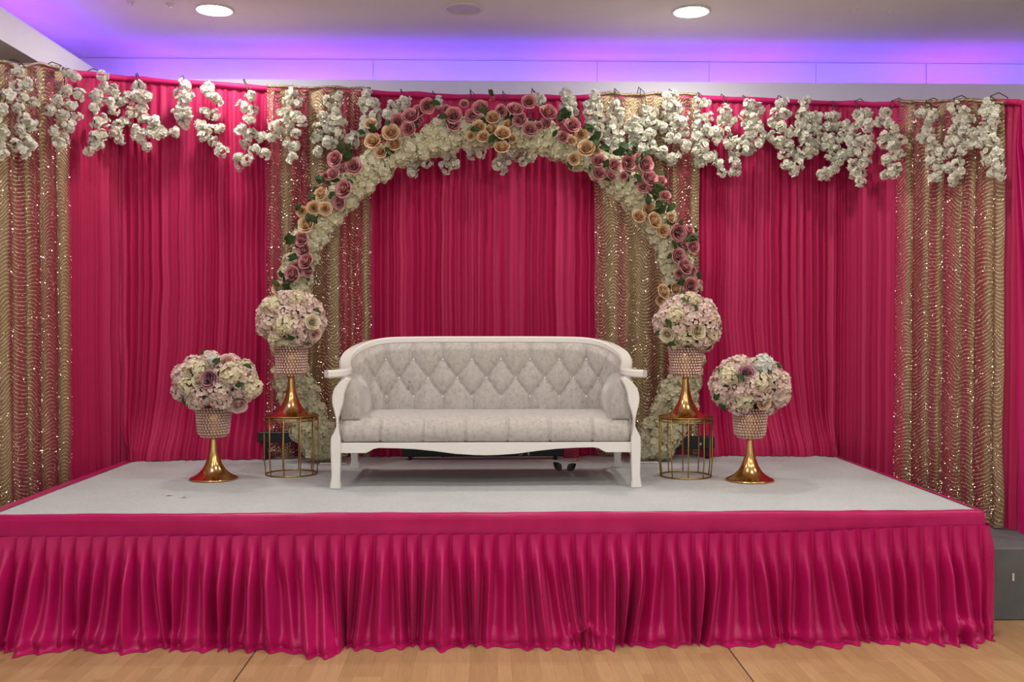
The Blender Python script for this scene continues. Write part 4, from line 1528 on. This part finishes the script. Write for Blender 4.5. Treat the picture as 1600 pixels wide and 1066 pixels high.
for hk, pl, where in GAR:
    h, nn = wall_at(max(hk[0], 1), hk[1], 0.10)
    root = empty('blossom_garland', h, 'white blossom strand ' + where, 'garland', 'white blossom strands hung along the backdrop')
    pos = []
    for px, py in pl:
        p, n2 = wall_at(max(px, -30), py, 0.16 + RG.uniform(-.02, .03))
        pos.append(p)
        d_ = -n2
        put('blossom', root, h, p, n2 + Vector((RG.uniform(-.8, .8), RG.uniform(-.8, .8), RG.uniform(-.8, .8))), RG.uniform(0.88, 1.15) * p.y / 7.6)
    # stem with hook over the rail
    srt = sorted(pos, key=lambda v: -v.z)
    top, _ = wall_at(max(hk[0], 1), hk[1] - 2, 0.10)
    bk = top - nn * 0.13
    b = MB()
    pts = [bk + Vector((0, 0, -0.06)) - h, bk + Vector((0, 0, 0.0)) - h, (top + bk) / 2 + Vector((0, 0, 0.025)) - h, top - h] + [p - nn * 0.02 - h for p in srt[::2]]
    b.tube(pts, 0.0035, 5)
    b.build('stem', M['wire'], root, True)
    # loose side wires at the top
    b = MB()
    b.tube([top - h, top + Vector((0.03, -0.01, -0.03)) - h, srt[0] + Vector((0.02, -0.01, 0.02)) - h], 0.003, 5)
    b.build('side_twig', M['wire'], root, True)

# ================================================================== vases, flower balls, wire tables
bead = MB()
def ico(mb, c, r):
    t = (1 + 5 ** .5) / 2
    vs = [Vector(v).normalized() * r + Vector(c) for v in ((-1, t, 0), (1, t, 0), (-1, -t, 0), (1, -t, 0), (0, -1, t), (0, 1, t), (0, -1, -t), (0, 1, -t), (t, 0, -1), (t, 0, 1), (-t, 0, -1), (-t, 0, 1))]
    mb.add(vs, [(0, 11, 5), (0, 5, 1), (0, 1, 7), (0, 7, 10), (0, 10, 11), (1, 5, 9), (5, 11, 4), (11, 10, 2), (10, 7, 6), (7, 1, 8), (3, 9, 4), (3, 4, 2), (3, 2, 6), (3, 6, 8), (3, 8, 9), (4, 9, 5), (2, 4, 11), (6, 2, 10), (8, 6, 7), (9, 8, 1)])


def bowl_r(z):      # outer radius of the bowl at height above the foot
    pts = [(0.283, 0.045), (0.292, 0.075), (0.305, 0.090), (0.33, 0.095), (0.40, 0.101), (0.475, 0.108)]
    for (a, ra), (c, rc) in zip(pts, pts[1:]):
        if a <= z <= c: return ra + (rc - ra) * (z - a) / (c - a)
    return pts[-1][1]


f_ = MB(); f_.lathe([(0.150, 0.0), (0.157, 0.003), (0.158, 0.009), (0.150, 0.014), (0.128, 0.024), (0.100, 0.042), (0.076, 0.066), (0.056, 0.10), (0.041, 0.14), (0.031, 0.18), (0.025, 0.22), (0.0215, 0.26), (0.022, 0.285)], 48)
foot_me = mesh('trumpet_foot', f_.v, f_.f, M['gold_metal'], True)
f_ = MB(); f_.lathe([(0.02, 0.280), (0.045, 0.283), (0.072, 0.292), (0.086, 0.305), (0.091, 0.33), (0.097, 0.40), (0.104, 0.475), (0.100, 0.475), (0.092, 0.40), (0.085, 0.33), (0.04, 0.30)], 40)
cup_me = mesh('cup', f_.v, f_.f, M['gold_metal'], True)
f_ = MB()
zz = 0.292
row = 0
while zz < 0.478:
    rr = bowl_r(zz) + 0.004
    nb_ = max(14, int(2 * PI * rr / 0.0205))
    for k in range(nb_):
        a = 2 * PI * (k + 0.5 * (row % 2)) / nb_
        ico(f_, (rr * math.cos(a), rr * math.sin(a), zz), 0.0105)
    zz += 0.0185; row += 1
beads_me = mesh('crystal_beads', f_.v, f_.f, M['crystal'], False)


def vase(px, pybase, z0, label, Y=None):
    p = on_z(px, pybase, z0) if Y is None else at(px, pybase, Y)
    t = empty('pedestal_vase', (p.x, p.y, z0), label, 'vase', 'gold trumpet vases with crystal bowls')
    link('trumpet_foot', foot_me, t)
    c = link('crystal_bowl', cup_me, t)
    o = link('crystal_beads', beads_me, c); o['kind'] = 'stuff'
    return t


def wire_table(px, pybase, label):
    p = on_z(px, pybase, SZ)
    t = empty('wire_side_table', (p.x, p.y, SZ), label, 'side table', 'gold wire side tables')
    H = 0.405
    Rt, Rb = 0.182, 0.172
    def ring(r, z, th, name):
        b = MB(); b.tube([Vector((r * math.cos(2 * PI * k / 48), r * math.sin(2 * PI * k / 48), z)) for k in range(48)], th, 8, closed=True)
        b.build(name, M['brass_wire'], t, True)
    ring(Rt, H, 0.0055, 'top_ring'); ring(Rt - 0.004, H - 0.028, 0.0045, 'lower_ring'); ring(Rb, 0.0055, 0.0055, 'base_ring')
    b = MB(); b.lathe([(0.0001, H - 0.018), (Rt - 0.006, H - 0.018), (Rt - 0.006, H - 0.010), (0.0001, H - 0.010)], 48, cap=False)
    b.build('tray_top', M['mirror_top'], t)
    rm = None
    for k in range(10):
        a = 2 * PI * (k + 0.35) / 10
        b = MB()
        ca, sa = math.cos(a), math.sin(a)
        b.tube([(Rt * ca, Rt * sa, H), (Rt * ca, Rt * sa, 0.15), (Rt * ca * 0.998, Rt * sa * 0.998, 0.115), (Rb * ca, Rb * sa, 0.006)], 0.0042, 6)
        b.build('rod', M['brass_wire'], t, True)
    return t, p, H - 0.010


def flower_ball(px, py, Y, rx, ry, label, specials, leaves_, seed, nheads=38):
    c = at(px, py, Y)
    k = FPX / Y
    ax, az = rx / k, ry / k
    root = empty('flower_arrangement', c, label, 'flowers', 'blush flower balls on the gold vases')
    r = random.Random(seed)
    taken = [(sx, sy, sr) for _, sx, sy, sr in specials]
    # green foam core hidden by the flowers
    b = MB()
    prof = [(max(0.0005, 0.66 * ax * math.sin(PI * i / 12)), -0.66 * az * math.cos(PI * i / 12)) for i in range(13)]
    b.lathe(prof, 20); b.build('foam_core', M['leaf_grey'], root, True)
    for d in fib_sphere(nheads, r, -1.0, 0.05):
        if d.z < -0.86: continue
        inn = 0.060
        pos = Vector((d.x * (ax - inn), d.y * (ax - inn), d.z * (az - inn)))
        q = px_of(c + pos)
        if d.y < 0.2 and any((q[0] - sx) ** 2 + (q[1] - sy) ** 2 < (sr * 0.55) ** 2 for sx, sy, sr in taken): continue
        kind = 'blush' if r.random() < 0.88 else 'ivory'
        put(kind, root, c, c + pos, d, r.uniform(0.95, 1.15))
    for kind, sx, sy, sr in specials:
        dx, dz = (sx - px) / rx, (py - sy) / ry
        q = min(0.96, math.hypot(dx, dz))
        yy = -math.sqrt(max(0.02, 1 - q * q)) * (ax * 0.95)
        p = at(sx, sy, Y + yy)
        nrm = Vector((dx * 0.7, -1, dz * 0.8 + 0.15))
        base = {'blush': 0.075, 'ivory': 0.066, 'white_h': 0.075}.get(kind, 0.075)
        put(kind, root, c, p, nrm, sr / k / base * 1.1)
    for sx, sy in leaves_:
        dx, dz = (sx - px) / rx, (py - sy) / ry
        q = min(0.97, math.hypot(dx, dz))
        yy = -math.sqrt(max(0.03, 1 - q * q)) * (ax * 1.0) - 0.01
        p = at(sx, sy, Y + yy)
        nrm = Vector((dx + r.uniform(-.3, .3), -0.8, dz + r.uniform(-.1, .5)))
        for _ in range(2):
            o = put('leaf', root, c, p, nrm + Vector((r.uniform(-.3, .3), 0, r.uniform(-.3, .3))), r.uniform(0.55, 0.8))
            o.location = o.location - (o.rotation_quaternion @ Vector((0, 0.02, 0)))
    return root


vase(334, 749, SZ + 0.001, 'gold trumpet vase with crystal bowl on carpet, left floor')
vase(1171.5, 751, SZ + 0.001, 'gold trumpet vase with crystal bowl on carpet, right floor')
YL = on_z(334, 749, SZ).y; YR = on_z(1171.5, 751, SZ).y
flower_ball(337, 597, YL, 67, 49, 'blush flower ball with plum and pink roses on left floor vase',
            [('plum_rose', 325, 592, 13), ('blush_rose', 354, 564, 12), ('ivory', 362, 584, 17), ('ivory', 394, 606, 15), ('ivory', 293, 602, 13), ('blush_rose', 373, 634, 13), ('white_h', 333, 561, 9), ('cream_rose', 308, 595, 10)],
            [(341, 565), (389, 574), (290, 628), (372, 602), (318, 552)], 31)
flower_ball(1172, 603, YR, 64, 49, 'blush flower ball with white bloom and plum rose on right floor vase',
            [('plum_rose', 1168, 583, 13), ('white_h', 1192, 569, 18), ('ivory', 1191, 597, 14), ('ivory', 1138, 587, 14), ('peach_rose', 1195, 630, 11)],
            [(1156, 589), (1216, 573), (1119, 622), (1127, 582), (1130, 634), (1200, 578)], 32)
tl, pl_, hl = wire_table(455.5, 741, 'gold wire drum side table standing left of the sofa')
tr, pr_, hr = wire_table(1071, 744, 'gold wire drum side table standing right of the sofa')
for (p, hz, lb, ballpx, ballpy, rx, ry, spec, lv, sd) in (
        (pl_, hl, 'gold trumpet vase with crystal bowl on the left wire table', 455, 500, 55, 48,
         [('cream_rose', 489, 503, 11), ('ivory', 424, 478, 15), ('ivory', 442, 508, 14), ('blush_rose', 493, 523, 9), ('ivory', 430, 528, 12), ('ivory', 465, 466, 12)], [(492, 486), (455, 528), (440, 452)], 33),
        (pr_, hr, 'gold trumpet vase with crystal bowl on the right wire table', 1076, 506, 54, 49,
         [('cream_rose', 1092, 518, 12), ('cream_rose', 1041, 524, 11), ('ivory', 1055, 492, 13), ('ivory', 1080, 468, 12), ('cream_rose', 1117, 495, 10), ('ivory', 1115, 525, 10)], [(1071, 470), (1087, 482), (1047, 506), (1050, 536), (1108, 540), (1122, 510), (1030, 520)], 34)):
    t = empty('pedestal_vase', (p.x, p.y, SZ + hz), lb, 'vase', 'gold trumpet vases with crystal bowls')
    link('trumpet_foot', foot_me, t)
    c = link('crystal_bowl', cup_me, t)
    o = link('crystal_beads', beads_me, c); o['kind'] = 'stuff'
    side = 'left' if sd == 33 else 'right'
    flower_ball(ballpx, ballpy, p.y, rx, ry, 'round blush hydrangea ball with ivory roses on the %s table vase' % side, spec, lv, sd, 38)

# ================================================================== black light bars behind the sofa and tables
def light_bar(px0, px1, py0, py1, Y, label, feet=True):
    a, c = at(px0, py1, Y), at(px1, py0, Y)
    cx = (a.x + c.x) / 2
    t = empty('light_bar', (cx, Y, SZ), label, 'light bar', 'black light bars on the stage')
    w = (c.x - a.x) / 2
    z0, z1 = max(a.z - SZ, 0.012), c.z - SZ
    b = MB(); b.box(-w, w, 0, 0.07, z0, z1, 0.006); b.build('housing', M['black'], t)
    b = MB(); b.box(-w + 0.02, w - 0.02, 0.01, 0.06, z1, z1 + 0.004); b.build('lens', M['black_gloss'], t)
    for sg in (-1, 1):
        b = MB(); b.box(sg * (w - 0.06) - 0.012, sg * (w - 0.06) + 0.012, -0.03, 0.09, 0.0, 0.010); b.box(sg * (w - 0.06) - 0.012, sg * (w - 0.06) + 0.012, 0.02, 0.05, 0.0, z0 + 0.01)
        b.build('bracket', M['black'], t)
    return t


lbL = light_bar(402, 514, 675, 692, 7.55, 'black light bar behind the left wire table')
lbM = light_bar(628, 880, 697, 714, 7.52, 'long black light bar under the sofa')
lbR = light_bar(1018, 1117, 683, 702, 7.55, 'black light bar behind the right wire table')


def mark(t, Y, px0, px1, py0, py1, mat, name='printed_mark'):
    a, c = at(px0, py1, Y - 0.002), at(px1, py0, Y - 0.002)
    b = MB(); b.box(a.x - t.location.x, c.x - t.location.x, -0.003, 0.001, a.z - SZ, c.z - SZ)
    return b.build(name, mat, t)


for px0, px1, py0, py1 in ((1055.5, 1058, 692, 693), (1057.5, 1058.3, 692, 696), (1055.5, 1058, 695.2, 696), (1060.5, 1061.5, 692, 696), (1063.5, 1065.5, 692, 693), (1064, 1064.8, 692, 696), (1093.5, 1096, 692.5, 695.5)):
    mark(lbR, 7.55, px0, px1, py0, py1, M['mark'])
for px0, px1, py0, py1 in ((811, 816, 710.8, 711.6), (815.2, 816, 708.5, 711.6), (825, 827.5, 707.5, 709), (825, 826, 709, 711.5), (826, 827.5, 710.5, 711.5)):
    mark(lbM, 7.52, px0, px1, py0, py1, M['mark'])
# crimson packet beside the bar
a = at(880, 707, 7.60); c = at(905, 699.5, 7.60)
pk = empty('crimson_packet', ((a.x + c.x) / 2, 7.60, SZ), 'small crimson packet with pale print beside the bar under the sofa', 'packet')
w = (c.x - a.x) / 2
b = MB(); b.box(-w, w, 0, 0.05, 0.0, c.z - SZ, 0.004); b.build('box', M['red_label'], pk)
for i in range(5):
    b = MB(); b.box(-w + 0.012 + i * 0.02, -w + 0.022 + i * 0.02, -0.002, 0.001, c.z - SZ - 0.022, c.z - SZ - 0.016); b.build('printed_mark', M['bud'], pk)

# fallen leaves and petals on the carpet
for (px, py, ang, lb) in ((872, 738, 0.75, 'dark fallen leaf on carpet under the sofa, left of two'), (892, 738, -0.95, 'dark fallen leaf on carpet under the sofa, right of two')):
    p = on_z(px + (5 if ang > 0 else -6), py, SZ)
    o = link('fallen_leaf', leaf_mesh('fallen_leaf', M['dry_leaf'], 0.080, 0.052))
    o.location = (p.x, p.y, SZ + 0.012)
    o.rotation_euler = Euler((R(68), 0, 0)).to_matrix().to_4x4().to_euler()
    o.rotation_euler = (Euler((R(70), 0, 0)).to_matrix() @ Euler((0, 0, ang)).to_matrix()).to_euler()
    tag(o, lb, 'leaf', 'dark leaves under the sofa')
sp = on_z(902, 722, SZ)
tw = empty('dry_twig', (sp.x, sp.y, SZ), 'thin dry flower sprig on carpet behind the sofa', 'twig')
b = MB(); b.tube([(-0.04, 0, 0.004), (0, 0.02, 0.006), (0.05, 0.01, 0.03)], 0.0025, 5); b.tube([(0, 0.02, 0.006), (0.02, 0.06, 0.02)], 0.002, 5)
b.build('stalk', M['brass_wire'], tw)
b = MB(); b.tube([(0.0, 0.02, 0.006), (-0.015, 0.03, 0.03), (0.0, 0.03, 0.045)], 0.003, 5); b.build('sprig', M['brass_wire'], tw)
for (px, py, lb) in ((265, 775, 'pale fallen petal on the carpet before left floor vase, left of two'), (288, 778, 'pale fallen petal on the carpet before left floor vase, right of two')):
    p = on_z(px, py, SZ)
    V, F = [], []
    r = random.Random(int(px))
    floret(V, F, Vector((0, 0, 0.004)), Vector((0, 0, 1)), 0.022, r, 4, 0.3)
    o = link('fallen_petal', mesh('fallen_petal', V, F, M['ivory'])); o.location = (p.x, p.y, SZ)
    tag(o, lb, 'petal', 'fallen petals')
